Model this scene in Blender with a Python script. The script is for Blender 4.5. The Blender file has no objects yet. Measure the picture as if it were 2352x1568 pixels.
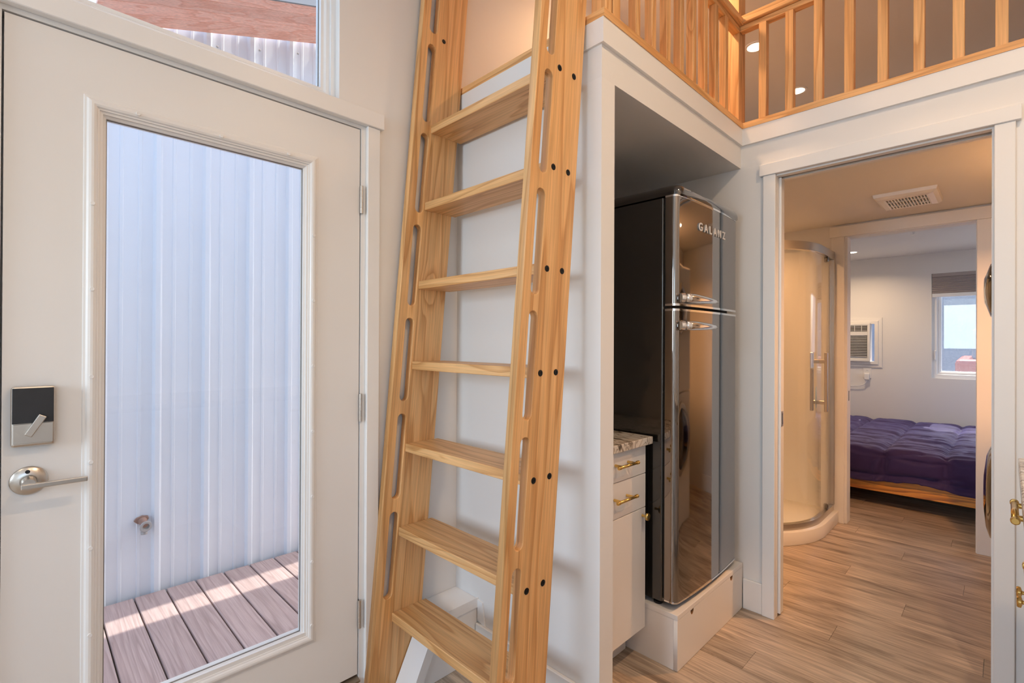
import bpy, bmesh, math, random
from mathutils import Vector, Matrix, noise as mnoise
random.seed(7)
PI = math.pi
scene = bpy.context.scene
COL = scene.collection

# ------------------------------------------------------------------ camera
F_PX, YAW, PITCH, ROLL, CAM_H = 1127.5, 0.7884, -0.0026, 0.0044, 1.26
def cam_axes():
    a, p, r = YAW, PITCH, ROLL
    Rw = Matrix(((math.sin(a), -math.cos(a), 0), (0, 0, -1), (math.cos(a), math.sin(a), 0)))
    Rp = Matrix(((1, 0, 0), (0, math.cos(p), -math.sin(p)), (0, math.sin(p), math.cos(p))))
    Rr = Matrix(((math.cos(r), -math.sin(r), 0), (math.sin(r), math.cos(r), 0), (0, 0, 1)))
    return Rr @ Rp @ Rw
_R = cam_axes()
cd = bpy.data.cameras.new('camera')
cd.sensor_width = 36.0
cd.lens = F_PX / 2352 * 36.0
cd.clip_start = 0.01
cam = bpy.data.objects.new('camera', cd); COL.objects.link(cam)
m = Matrix((_R[0], -_R[1], -_R[2])).transposed().to_4x4()
m.translation = Vector((0, 0, CAM_H))
cam.matrix_world = m
scene.camera = cam
vs = scene.view_settings
vs.view_transform = 'Standard'; vs.look = 'None'; vs.gamma = 1.0; vs.use_curve_mapping = False
vs.exposure = 0.0
cy = scene.cycles
cy.use_adaptive_sampling = True; cy.adaptive_threshold = 0.05
cy.max_bounces = 7; cy.diffuse_bounces = 4; cy.glossy_bounces = 4; cy.transmission_bounces = 4; cy.transparent_max_bounces = 12
cy.caustics_reflective = False; cy.caustics_refractive = False; cy.sample_clamp_indirect = 6.0

# ------------------------------------------------------------------ sky, sun, daylight at the windows, added bedroom fill
world = bpy.data.worlds.new('sky'); scene.world = world; world.use_nodes = True
wn = world.node_tree; wn.nodes.clear()
sky = wn.nodes.new('ShaderNodeTexSky'); sky.sky_type = 'NISHITA'
sky.sun_disc = False; sky.sun_elevation = math.radians(52); sky.sun_rotation = math.radians(90)
sky.air_density = 1.0; sky.dust_density = 3.0
hs = wn.nodes.new('ShaderNodeHueSaturation'); hs.inputs['Saturation'].default_value = 0.95
bg = wn.nodes.new('ShaderNodeBackground'); bg.inputs[1].default_value = 0.68
wo = wn.nodes.new('ShaderNodeOutputWorld')
wn.links.new(sky.outputs[0], hs.inputs['Color']); wn.links.new(hs.outputs[0], bg.inputs[0]); wn.links.new(bg.outputs[0], wo.inputs[0])

sd = bpy.data.lights.new('sun', 'SUN'); sd.energy = 6.5; sd.angle = math.radians(0.5); sd.color = (1.0, 0.93, 0.82)
so = bpy.data.objects.new('sun', sd); COL.objects.link(so)
SUN_DIR = Vector((-0.50, 0.075, -1.0)).normalized()
so.rotation_euler = SUN_DIR.to_track_quat('-Z', 'Y').to_euler()
so.location = (2, 2.5, 6)

def area(name, loc, direction, sx, sy, watts, color):
    l = bpy.data.lights.new(name, 'AREA'); l.shape = 'RECTANGLE'; l.size = sx; l.size_y = sy
    l.energy = watts; l.color = color
    o = bpy.data.objects.new(name, l); COL.objects.link(o); o.location = loc
    o.rotation_euler = Vector(direction).to_track_quat('-Z', 'Y').to_euler()
    return o
DAY = (0.72, 0.86, 1.0)
area('daylight_rear_window', (-2.96, 0.95, 1.70), (1, -0.10, -0.22), 1.2, 1.1, 62, DAY)
area('daylight_kitchen_window', (-0.75, -0.66, 1.55), (0, 1, 0), 1.3, 0.8, 1.0, DAY)
area('fill_bedroom_side', (5.75, -0.66, 1.40), (0, 1, -0.2), 0.9, 0.8, 3.0, (0.62, 0.76, 1.0))  # unseen cool light added to brighten the bedroom and comforter

# ------------------------------------------------------------------ materials
MATS = {}
def newmat(name):
    mt = bpy.data.materials.new(name); mt.use_nodes = True
    nt = mt.node_tree
    b = nt.nodes['Principled BSDF']
    MATS[name] = mt
    return mt, nt, b
def node(nt, t, **kw):
    n = nt.nodes.new(t)
    for k, v in kw.items():
        if hasattr(n, k): setattr(n, k, v)
        else: n.inputs[k].default_value = v
    return n
def plain(name, col, rough=0.5, metal=0.0, bump=0.0, bscale=300, var=0.0, vscale=6.0, coat=0.0, spec=None):
    mt, nt, b = newmat(name)
    b.inputs['Base Color'].default_value = (*col, 1)
    b.inputs['Roughness'].default_value = rough
    b.inputs['Metallic'].default_value = metal
    if coat: b.inputs['Coat Weight'].default_value = coat; b.inputs['Coat Roughness'].default_value = 0.03
    if spec is not None: b.inputs['Specular IOR Level'].default_value = spec
    tc = node(nt, 'ShaderNodeTexCoord')
    if bump:
        n = node(nt, 'ShaderNodeTexNoise'); n.inputs['Scale'].default_value = bscale; n.inputs['Detail'].default_value = 3
        nt.links.new(tc.outputs['Object'], n.inputs['Vector'])
        bp = node(nt, 'ShaderNodeBump'); bp.inputs['Strength'].default_value = bump; bp.inputs['Distance'].default_value = 0.002
        nt.links.new(n.outputs['Fac'], bp.inputs['Height']); nt.links.new(bp.outputs[0], b.inputs['Normal'])
    if var:
        n = node(nt, 'ShaderNodeTexNoise'); n.inputs['Scale'].default_value = vscale; n.inputs['Detail'].default_value = 4
        nt.links.new(tc.outputs['Object'], n.inputs['Vector'])
        mx = node(nt, 'ShaderNodeMix', data_type='RGBA')
        mx.inputs[6].default_value = (*[c * (1 - var) for c in col], 1)
        mx.inputs[7].default_value = (*[min(1, c * (1 + var)) for c in col], 1)
        nt.links.new(n.outputs['Fac'], mx.inputs[0]); nt.links.new(mx.outputs[2], b.inputs['Base Color'])
    return mt
def emit(name, col, strength):
    mt, nt, b = newmat(name)
    b.inputs['Base Color'].default_value = (1, 1, 1, 1)
    b.inputs['Emission Color'].default_value = (*col, 1)
    b.inputs['Emission Strength'].default_value = strength
    return mt
def glass(name, tint=(1, 1, 1), refl=1.0, rough=0.0, dust=0.0):
    mt, nt, b = newmat(name); nt.nodes.remove(b)
    out = nt.nodes['Material Output']
    tr = node(nt, 'ShaderNodeBsdfTransparent'); tr.inputs[0].default_value = (*tint, 1)
    gl = node(nt, 'ShaderNodeBsdfGlossy'); gl.inputs['Roughness'].default_value = rough
    lw = node(nt, 'ShaderNodeLayerWeight'); lw.inputs[0].default_value = 0.5
    p5 = node(nt, 'ShaderNodeMath', operation='POWER'); p5.inputs[1].default_value = 5.0; nt.links.new(lw.outputs['Facing'], p5.inputs[0])
    fr = node(nt, 'ShaderNodeMath', operation='MULTIPLY_ADD'); fr.inputs[1].default_value = 0.9; fr.inputs[2].default_value = 0.035; nt.links.new(p5.outputs[0], fr.inputs[0])
    mu = node(nt, 'ShaderNodeMath', operation='MULTIPLY'); mu.inputs[1].default_value = refl
    nt.links.new(fr.outputs[0], mu.inputs[0])
    mx = node(nt, 'ShaderNodeMixShader')
    nt.links.new(mu.outputs[0], mx.inputs[0]); nt.links.new(tr.outputs[0], mx.inputs[1]); nt.links.new(gl.outputs[0], mx.inputs[2])
    last = mx
    if dust:
        df = node(nt, 'ShaderNodeBsdfDiffuse'); df.inputs[0].default_value = (0.8, 0.85, 0.9, 1)
        tl = node(nt, 'ShaderNodeBsdfTranslucent'); tl.inputs[0].default_value = (0.8, 0.85, 0.9, 1)
        ad = node(nt, 'ShaderNodeMixShader'); ad.inputs[0].default_value = 0.7
        nt.links.new(df.outputs[0], ad.inputs[1]); nt.links.new(tl.outputs[0], ad.inputs[2])
        tc = node(nt, 'ShaderNodeTexCoord')
        nz = node(nt, 'ShaderNodeTexNoise'); nz.inputs['Scale'].default_value = 90; nz.inputs['Detail'].default_value = 5
        nt.links.new(tc.outputs['Object'], nz.inputs['Vector'])
        mr = node(nt, 'ShaderNodeMapRange'); mr.inputs[1].default_value = 0.4; mr.inputs[2].default_value = 0.75
        mr.inputs[3].default_value = dust * 0.5; mr.inputs[4].default_value = min(1, dust * 1.6)
        nt.links.new(nz.outputs['Fac'], mr.inputs[0])
        m2 = node(nt, 'ShaderNodeMixShader')
        nt.links.new(mr.outputs[0], m2.inputs[0]); nt.links.new(mx.outputs[0], m2.inputs[1]); nt.links.new(ad.outputs[0], m2.inputs[2])
        last = m2
    nt.links.new(last.outputs[0], out.inputs['Surface'])
    return mt
def wood(name, light, mid, dark, axis='Z', ring=14.0, stretch=0.07, rough=0.42, fine=0.20, knots=0.75, rough_bump=0.08):
    """Grain runs along the object's own axis."""
    mt, nt, b = newmat(name)
    L = nt.links.new
    tc = node(nt, 'ShaderNodeTexCoord'); oi = node(nt, 'ShaderNodeObjectInfo')
    sc = {'X': (stretch, 1, 1), 'Y': (1, stretch, 1), 'Z': (1, 1, stretch)}[axis]
    off = node(nt, 'ShaderNodeVectorMath', operation='SCALE'); off.inputs[0].default_value = (3.1, 5.3, 7.7)
    L(oi.outputs['Random'], off.inputs[3])
    mp = node(nt, 'ShaderNodeMapping'); mp.inputs['Scale'].default_value = sc
    L(tc.outputs['Object'], mp.inputs['Vector'])
    ad = node(nt, 'ShaderNodeVectorMath', operation='ADD')
    L(mp.outputs[0], ad.inputs[0]); L(off.outputs[0], ad.inputs[1])
    # broad warp of the growth rings
    nz = node(nt, 'ShaderNodeTexNoise'); nz.inputs['Scale'].default_value = 7.0; nz.inputs['Detail'].default_value = 2.5
    L(ad.outputs[0], nz.inputs['Vector'])
    # sparse knots bend the rings
    vo = node(nt, 'ShaderNodeTexVoronoi'); vo.inputs['Scale'].default_value = 4.5
    kmap = node(nt, 'ShaderNodeMapping')
    kmap.inputs['Scale'].default_value = {'X': (0.45, 1, 1), 'Y': (1, 0.45, 1), 'Z': (1, 1, 0.45)}[axis]
    L(tc.outputs['Object'], kmap.inputs['Vector'])
    kad = node(nt, 'ShaderNodeVectorMath', operation='ADD'); L(kmap.outputs[0], kad.inputs[0]); L(off.outputs[0], kad.inputs[1])
    L(kad.outputs[0], vo.inputs['Vector'])
    sep = node(nt, 'ShaderNodeSeparateColor'); L(vo.outputs['Color'], sep.inputs[0])
    gate = node(nt, 'ShaderNodeMath', operation='GREATER_THAN'); gate.inputs[1].default_value = knots
    L(sep.outputs[0], gate.inputs[0])
    kn = node(nt, 'ShaderNodeMapRange'); kn.inputs[1].default_value = 0.0; kn.inputs[2].default_value = 0.30
    kn.inputs[3].default_value = 1.0; kn.inputs[4].default_value = 0.0; kn.interpolation_type = 'SMOOTHSTEP'
    L(vo.outputs['Distance'], kn.inputs[0])
    kg = node(nt, 'ShaderNodeMath', operation='MULTIPLY'); L(kn.outputs[0], kg.inputs[0]); L(gate.outputs[0], kg.inputs[1])
    s1 = node(nt, 'ShaderNodeMath', operation='MULTIPLY_ADD'); s1.inputs[1].default_value = 0.9
    L(nz.outputs['Fac'], s1.inputs[0])
    k2 = node(nt, 'ShaderNodeMath', operation='MULTIPLY'); k2.inputs[1].default_value = 0.30; L(kg.outputs[0], k2.inputs[0])
    L(k2.outputs[0], s1.inputs[2])
    fr = node(nt, 'ShaderNodeMath', operation='MULTIPLY'); fr.inputs[1].default_value = ring; L(s1.outputs[0], fr.inputs[0])
    fc = node(nt, 'ShaderNodeMath', operation='FRACT'); L(fr.outputs[0], fc.inputs[0])
    rampn = node(nt, 'ShaderNodeValToRGB')
    cr = rampn.color_ramp
    cr.elements[0].position = 0.0; cr.elements[0].color = (*light, 1)
    cr.elements[1].position = 1.0; cr.elements[1].color = (*light, 1)
    for p, c in ((0.45, mid), (0.86, dark), (0.93, mid)):
        e = cr.elements.new(p); e.color = (*c, 1)
    L(fc.outputs[0], rampn.inputs[0])
    # fine pores
    fm = node(nt, 'ShaderNodeMapping'); f0 = 5.0; f1 = 170.0
    fm.inputs['Scale'].default_value = {'X': (f0, f1, f1), 'Y': (f1, f0, f1), 'Z': (f1, f1, f0)}[axis]
    L(tc.outputs['Object'], fm.inputs['Vector'])
    fn = node(nt, 'ShaderNodeTexNoise'); fn.inputs['Scale'].default_value = 1.0; fn.inputs['Detail'].default_value = 3
    L(fm.outputs[0], fn.inputs['Vector'])
    fmr = node(nt, 'ShaderNodeMapRange'); fmr.inputs[1].default_value = 0.3; fmr.inputs[2].default_value = 0.7
    fmr.inputs[3].default_value = 1 - fine; fmr.inputs[4].default_value = 1 + fine * 0.35
    L(fn.outputs['Fac'], fmr.inputs[0])
    # per-piece tone and knot hearts
    tone = node(nt, 'ShaderNodeMapRange'); tone.inputs[3].default_value = 0.88; tone.inputs[4].default_value = 1.10
    L(oi.outputs['Random'], tone.inputs[0])
    mm = node(nt, 'ShaderNodeMath', operation='MULTIPLY'); L(fmr.outputs[0], mm.inputs[0]); L(tone.outputs[0], mm.inputs[1])
    core = node(nt, 'ShaderNodeMapRange'); core.inputs[1].default_value = 0.86; core.inputs[2].default_value = 0.97
    core.inputs[3].default_value = 1.0; core.inputs[4].default_value = 0.25
    L(kg.outputs[0], core.inputs[0])
    m3 = node(nt, 'ShaderNodeMath', operation='MULTIPLY'); L(mm.outputs[0], m3.inputs[0]); L(core.outputs[0], m3.inputs[1])
    vm = node(nt, 'ShaderNodeVectorMath', operation='SCALE'); L(rampn.outputs[0], vm.inputs[0]); L(m3.outputs[0], vm.inputs[3])
    L(vm.outputs[0], b.inputs['Base Color'])
    b.inputs['Roughness'].default_value = rough
    bp = node(nt, 'ShaderNodeBump'); bp.inputs['Strength'].default_value = rough_bump; bp.inputs['Distance'].default_value = 0.001
    L(fn.outputs['Fac'], bp.inputs['Height']); L(bp.outputs[0], b.inputs['Normal'])
    return mt

AL, AM, AD = (0.81, 0.475, 0.205), (0.775, 0.435, 0.178), (0.60, 0.295, 0.100)
WX = wood('alder_x', AL, AM, AD, 'X'); WY = wood('alder_y', AL, AM, AD, 'Y', knots=0.60); WZ = wood('alder_z', AL, AM, AD, 'Z', ring=11)
CEDAR = wood('cedar_soffit', (0.96, 0.54, 0.40), (0.95, 0.50, 0.36), (0.86, 0.38, 0.25), 'X', ring=9, rough=0.6)
BEDWOOD = wood('acacia', (0.78, 0.34, 0.060), (0.66, 0.27, 0.045), (0.30, 0.10, 0.02), 'Y', ring=10, rough=0.35)
WALL = plain('wall_paint', (0.80, 0.785, 0.765), 0.55, bump=0.12, bscale=60)
CEIL = plain('ceiling_paint', (0.78, 0.765, 0.745), 0.6, bump=0.25, bscale=45)
TRIM = plain('trim_paint', (0.82, 0.805, 0.785), 0.38, bump=0.03, bscale=40)
DOORP = plain('door_paint', (0.80, 0.78, 0.755), 0.36, bump=0.03, bscale=80)
CABP = plain('cabinet_paint', (0.80, 0.775, 0.75), 0.42, bump=0.03, bscale=60)
VINYL = plain('white_vinyl', (0.86, 0.86, 0.86), 0.35)
METALW = plain('white_steel_panel', (0.82, 0.87, 0.93), 0.42, var=0.02)
DECK = wood('composite_deck', (0.43, 0.33, 0.32), (0.405, 0.305, 0.295), (0.33, 0.24, 0.23), 'Y', ring=16, stretch=0.05, rough=0.6, fine=0.18, knots=2.0)
NICKEL = plain('satin_nickel', (0.62, 0.58, 0.53), 0.28, 1.0)
DARKNICKEL = plain('dark_nickel', (0.25, 0.23, 0.21), 0.35, 1.0)
BRASS = plain('brushed_brass', (0.72, 0.50, 0.17), 0.25, 1.0)
CHROME = plain('chrome', (0.88, 0.88, 0.88), 0.06, 1.0)
FBLACK = plain('fridge_black', (0.012, 0.011, 0.010), 0.10, coat=0.6, spec=0.9)
FFRONT = plain('fridge_front_black', (0.31, 0.285, 0.265), 0.045, 1.0)
GLOSSB = plain('gloss_black', (0.010, 0.009, 0.009), 0.06, coat=1.0, spec=0.8)
SILVER = plain('satin_silver', (0.85, 0.84, 0.82), 0.40, 0.25)
RUBBER = plain('black_rubber', (0.012, 0.012, 0.012), 0.6)
BOLT = plain('black_bolt', (0.018, 0.017, 0.016), 0.38, 0.6)
KEYPAD = plain('black_keypad', (0.018, 0.018, 0.020), 0.55, bump=0.1, bscale=400, var=0.3, vscale=40)
ACRYL = plain('shower_acrylic', (0.86, 0.84, 0.80), 0.18)
APPL = plain('appliance_white', (0.78, 0.77, 0.75), 0.3)
ACDARK = plain('vent_dark', (0.05, 0.04, 0.035), 0.7)
SHADE = plain('cellular_shade', (0.42, 0.37, 0.35), 0.9)
SPIG = plain('aged_bronze', (0.34, 0.20, 0.15), 0.5, 0.3, var=0.2, vscale=60)
SPIGG = plain('aged_zinc', (0.45, 0.44, 0.43), 0.5, 0.5)
COMF = plain('comforter_fabric', (0.036, 0.018, 0.090), 0.65, spec=0.3, bump=0.05, bscale=500)
COMF.node_tree.nodes['Principled BSDF'].inputs['Sheen Weight'].default_value = 0.45
COMF.node_tree.nodes['Principled BSDF'].inputs['Sheen Tint'].default_value = (0.5, 0.5, 0.9, 1)
MATT = plain('mattress_fabric', (0.6, 0.58, 0.55), 0.9)
TAGB = plain('tag_blue', (0.55, 0.75, 0.90), 0.5)
TAGW = plain('tag_white', (0.85, 0.84, 0.92), 0.5)
SOIL = plain('gravel', (0.30, 0.28, 0.26), 0.95, bump=0.5, bscale=60, var=0.4, vscale=40)
REDPAINT = plain('red_paint', (0.45, 0.10, 0.08), 0.5)
GREYROCK = plain('hillside', (0.23, 0.235, 0.26), 0.95, var=0.35, vscale=2)
BRONZETH = plain('bronze_threshold', (0.32, 0.25, 0.18), 0.4, 0.7)
GLASS = glass('window_glass', (0.97, 0.985, 0.98), 1.0)
GLASSD = glass('dusty_glass', (0.90, 0.94, 0.97), 1.0, dust=0.07)
GLASSS = glass('shower_glass', (0.97, 0.98, 0.97), 1.2)
LED = emit('led_lens', (1.0, 0.80, 0.55), 14.0)

def granite():
    mt, nt, b = newmat('granite'); L = nt.links.new
    tc = node(nt, 'ShaderNodeTexCoord')
    n1 = node(nt, 'ShaderNodeTexNoise'); n1.inputs['Scale'].default_value = 9; n1.inputs['Detail'].default_value = 9; n1.inputs['Distortion'].default_value = 1.6
    mp = node(nt, 'ShaderNodeMapping'); mp.inputs['Scale'].default_value = (1.9, 0.6, 1.2); mp.inputs['Rotation'].default_value = (0, 0, 0.25)
    L(tc.outputs['Object'], mp.inputs[0]); L(mp.outputs[0], n1.inputs['Vector'])
    r = node(nt, 'ShaderNodeValToRGB'); e = r.color_ramp.elements
    e[0].position = 0.34; e[0].color = (0.10, 0.085, 0.07, 1); e[1].position = 0.66; e[1].color = (0.72, 0.67, 0.60, 1)
    for p, c in ((0.42, (0.36, 0.30, 0.24)), (0.47, (0.70, 0.66, 0.60)), (0.53, (0.62, 0.55, 0.46)), (0.56, (0.22, 0.19, 0.16)), (0.59, (0.66, 0.61, 0.55))):
        q = e.new(p); q.color = (*c, 1)
    L(n1.outputs['Fac'], r.inputs[0]); L(r.outputs[0], b.inputs['Base Color']); b.inputs['Roughness'].default_value = 0.15
    return mt
GRAN = granite()
RAWPLY = plain('raw_plywood', (0.30, 0.15, 0.06), 0.8)

def plank_mat():
    mt, nt, b = newmat('vinyl_plank'); L = nt.links.new
    tc = node(nt, 'ShaderNodeTexCoord'); oi = node(nt, 'ShaderNodeObjectInfo')
    off = node(nt, 'ShaderNodeVectorMath', operation='SCALE'); off.inputs[0].default_value = (13.1, 27.3, 5.7); L(oi.outputs['Random'], off.inputs[3])
    ad = node(nt, 'ShaderNodeVectorMath', operation='ADD'); L(tc.outputs['Object'], ad.inputs[0]); L(off.outputs[0], ad.inputs[1])
    mp = node(nt, 'ShaderNodeMapping'); mp.inputs['Scale'].default_value = (17, 2.2, 1); L(ad.outputs[0], mp.inputs[0])
    n1 = node(nt, 'ShaderNodeTexNoise'); n1.inputs['Scale'].default_value = 1.0; n1.inputs['Detail'].default_value = 6; n1.inputs['Roughness'].default_value = 0.62; n1.inputs['Distortion'].default_value = 0.6
    L(mp.outputs[0], n1.inputs['Vector'])
    mp2 = node(nt, 'ShaderNodeMapping'); mp2.inputs['Scale'].default_value = (120, 5, 1); L(ad.outputs[0], mp2.inputs[0])
    n2 = node(nt, 'ShaderNodeTexNoise'); n2.inputs['Scale'].default_value = 1.0; n2.inputs['Detail'].default_value = 4; L(mp2.outputs[0], n2.inputs['Vector'])
    r = node(nt, 'ShaderNodeValToRGB'); e = r.color_ramp.elements
    e[0].position = 0.28; e[0].color = (0.20, 0.142, 0.100, 1); e[1].position = 0.70; e[1].color = (0.62, 0.50, 0.385, 1)
    q = e.new(0.42); q.color = (0.40, 0.310, 0.23, 1); q = e.new(0.52); q.color = (0.54, 0.430, 0.33, 1)
    L(n1.outputs['Fac'], r.inputs[0])
    f = node(nt, 'ShaderNodeMapRange'); f.inputs[1].default_value = 0.35; f.inputs[2].default_value = 0.65; f.inputs[3].default_value = 0.72; f.inputs[4].default_value = 1.12; L(n2.outputs['Fac'], f.inputs[0])
    t = node(nt, 'ShaderNodeMapRange'); t.inputs[3].default_value = 0.84; t.inputs[4].default_value = 1.14; L(oi.outputs['Random'], t.inputs[0])
    mm = node(nt, 'ShaderNodeMath', operation='MULTIPLY'); L(f.outputs[0], mm.inputs[0]); L(t.outputs[0], mm.inputs[1])
    vm = node(nt, 'ShaderNodeVectorMath', operation='SCALE'); L(r.outputs[0], vm.inputs[0]); L(mm.outputs[0], vm.inputs[3])
    L(vm.outputs[0], b.inputs['Base Color']); b.inputs['Roughness'].default_value = 0.38
    bp = node(nt, 'ShaderNodeBump'); bp.inputs['Strength'].default_value = 0.12; bp.inputs['Distance'].default_value = 0.001
    L(n2.outputs['Fac'], bp.inputs['Height']); L(bp.outputs[0], b.inputs['Normal'])
    return mt
PLANK = plank_mat()

# ------------------------------------------------------------------ object helpers
def wloc(o):
    v = Vector((0, 0, 0))
    while o is not None: v += Vector(o.location); o = o.parent
    return v
def link(name, mesh, mat, parent, loc, rot=None, smooth=False):
    o = bpy.data.objects.new(name, mesh); COL.objects.link(o)
    if mat is not None and not mesh.materials: mesh.materials.append(mat)
    if smooth:
        for p in mesh.polygons: p.use_smooth = True
    o.location = Vector(loc) - (wloc(parent) if parent else Vector((0, 0, 0)))
    if parent: o.parent = parent
    if rot: o.rotation_euler = rot
    return o
def bm_obj(name, bm, mat, parent=None, origin=(0, 0, 0), rot=None, smooth=False):
    """bm is in world coordinates (or local when rot is given with local origin at 0)."""
    if rot is None: bmesh.ops.translate(bm, verts=bm.verts, vec=-Vector(origin))
    bmesh.ops.recalc_face_normals(bm, faces=bm.faces)
    me = bpy.data.meshes.new(name); bm.to_mesh(me); bm.free()
    return link(name, me, mat, parent, origin, rot, smooth)
def box_bm(lo, hi, bev=0.0, seg=1):
    bm = bmesh.new()
    c = [(a + b) / 2 for a, b in zip(lo, hi)]; s = [abs(b - a) for a, b in zip(lo, hi)]
    bmesh.ops.create_cube(bm, size=1.0)
    for v in bm.verts: v.co = Vector((c[0] + v.co.x * s[0], c[1] + v.co.y * s[1], c[2] + v.co.z * s[2]))
    if bev: bmesh.ops.bevel(bm, geom=list(bm.edges), offset=bev, segments=seg, affect='EDGES', profile=0.5)
    return bm
def box(name, lo, hi, mat, parent=None, bev=0.0, seg=1, smooth=False):
    c = [(a + b) / 2 for a, b in zip(lo, hi)]
    return bm_obj(name, box_bm(lo, hi, bev, seg), mat, parent, c, smooth=smooth)
def rot_to(axis):
    return {'Z': Matrix.Identity(3), 'X': Matrix(((0, 0, 1), (0, 1, 0), (-1, 0, 0))), 'Y': Matrix(((1, 0, 0), (0, 0, 1), (0, -1, 0)))}[axis]
def lathe(name, prof, center, axis, mat, parent=None, n=28, smooth=True, closed=True):
    """prof: (radius, along) pairs; axis as a vector."""
    ax = Vector(axis).normalized(); q = ax.to_track_quat('Z', 'Y').to_matrix()
    bm = bmesh.new(); rings = []
    for r, h in prof:
        if r < 1e-6: rings.append([bm.verts.new(q @ Vector((0, 0, h)))])
        else: rings.append([bm.verts.new(q @ Vector((r * math.cos(2 * PI * i / n), r * math.sin(2 * PI * i / n), h))) for i in range(n)])
    for a, b in zip(rings, rings[1:]):
        for i in range(n):
            j = (i + 1) % n
            if len(a) == 1 and len(b) == 1: continue
            if len(a) == 1: bm.faces.new((a[0], b[i], b[j]))
            elif len(b) == 1: bm.faces.new((a[i], a[j], b[0]))
            else: bm.faces.new((a[i], a[j], b[j], b[i]))
    if closed:
        for r in (rings[0], rings[-1]):
            if len(r) > 1: bm.faces.new(r)
    for v in bm.verts: v.co += Vector(center)
    o = bm_obj(name, bm, mat, parent, center, smooth=smooth)
    if smooth:
        try:
            for e in o.data.edges: pass
            o.data.set_sharp_from_angle(angle=math.radians(38))
        except Exception: pass
    return o
def tube(name, pts, r, mat, parent=None, n=10, smooth=True):
    pts = [Vector(p) for p in pts]; bm = bmesh.new(); rings = []
    up = None
    for i, p in enumerate(pts):
        t = (pts[min(i + 1, len(pts) - 1)] - pts[max(i - 1, 0)]).normalized()
        if up is None: up = t.orthogonal().normalized()
        else: up = (up - t * up.dot(t)).normalized()
        s = t.cross(up); rr = r[i] if isinstance(r, (list, tuple)) else r
        rings.append([bm.verts.new(p + (up * math.cos(2 * PI * k / n) + s * math.sin(2 * PI * k / n)) * rr) for k in range(n)])
    for a, b in zip(rings, rings[1:]):
        for k in range(n): bm.faces.new((a[k], a[(k + 1) % n], b[(k + 1) % n], b[k]))
    bm.faces.new(rings[0]); bm.faces.new(rings[-1])
    return bm_obj(name, bm, mat, parent, tuple(pts[0]), smooth=smooth)
def prism(name, poly, axis, a, b, mat, parent=None, smooth=False, bev=0.0):
    """poly in the plane across axis: X->(y,z), Y->(x,z), Z->(x,y)"""
    f = {'X': lambda p, t: (t, p[0], p[1]), 'Y': lambda p, t: (p[0], t, p[1]), 'Z': lambda p, t: (p[0], p[1], t)}[axis]
    bm = bmesh.new()
    A = [bm.verts.new(f(p, a)) for p in poly]; B = [bm.verts.new(f(p, b)) for p in poly]
    n = len(poly)
    bm.faces.new(A); bm.faces.new(B)
    for i in range(n): bm.faces.new((A[i], A[(i + 1) % n], B[(i + 1) % n], B[i]))
    if bev:
        bmesh.ops.recalc_face_normals(bm, faces=bm.faces)
        es = [e for e in bm.edges if len(e.link_faces) == 2 and e.calc_face_angle(0) > 0.6]
        bmesh.ops.bevel(bm, geom=es, offset=bev, segments=2, affect='EDGES', profile=0.5)
    c = [sum(v.co[i] for v in bm.verts) / len(bm.verts) for i in range(3)]
    o = bm_obj(name, bm, mat, parent, c, smooth=smooth)
    if smooth:
        try: o.data.set_sharp_from_angle(angle=math.radians(35))
        except Exception: pass
    return o
def sheet(name, us, vs_, solid, axis, a, b, mat, parent=None):
    """One connected slab: cells between the us and vs_ cuts where solid(u, v); extruded from a to b along axis."""
    f = {'X': lambda u, v, t: (t, u, v), 'Y': lambda u, v, t: (u, t, v), 'Z': lambda u, v, t: (u, v, t)}[axis]
    us = sorted(set(us)); vs_ = sorted(set(vs_))
    bm = bmesh.new(); cache = {}
    def V(i, j, k):
        if (i, j, k) not in cache: cache[(i, j, k)] = bm.verts.new(f(us[i], vs_[j], (a, b)[k]))
        return cache[(i, j, k)]
    S = {(i, j): solid((us[i] + us[i + 1]) / 2, (vs_[j] + vs_[j + 1]) / 2) for i in range(len(us) - 1) for j in range(len(vs_) - 1)}
    for (i, j), s in S.items():
        if not s: continue
        for k in (0, 1): bm.faces.new((V(i, j, k), V(i + 1, j, k), V(i + 1, j + 1, k), V(i, j + 1, k)))
        for di, dj, e in ((-1, 0, ((i, j), (i, j + 1))), (1, 0, ((i + 1, j), (i + 1, j + 1))), (0, -1, ((i, j), (i + 1, j))), (0, 1, ((i, j + 1), (i + 1, j + 1)))):
            if not S.get((i + di, j + dj), False):
                (p, q), (r, s2) = e
                bm.faces.new((V(p, q, 0), V(r, s2, 0), V(r, s2, 1), V(p, q, 1)))
    c = [sum(v.co[i] for v in bm.verts) / len(bm.verts) for i in range(3)]
    return bm_obj(name, bm, mat, parent, c)
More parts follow.
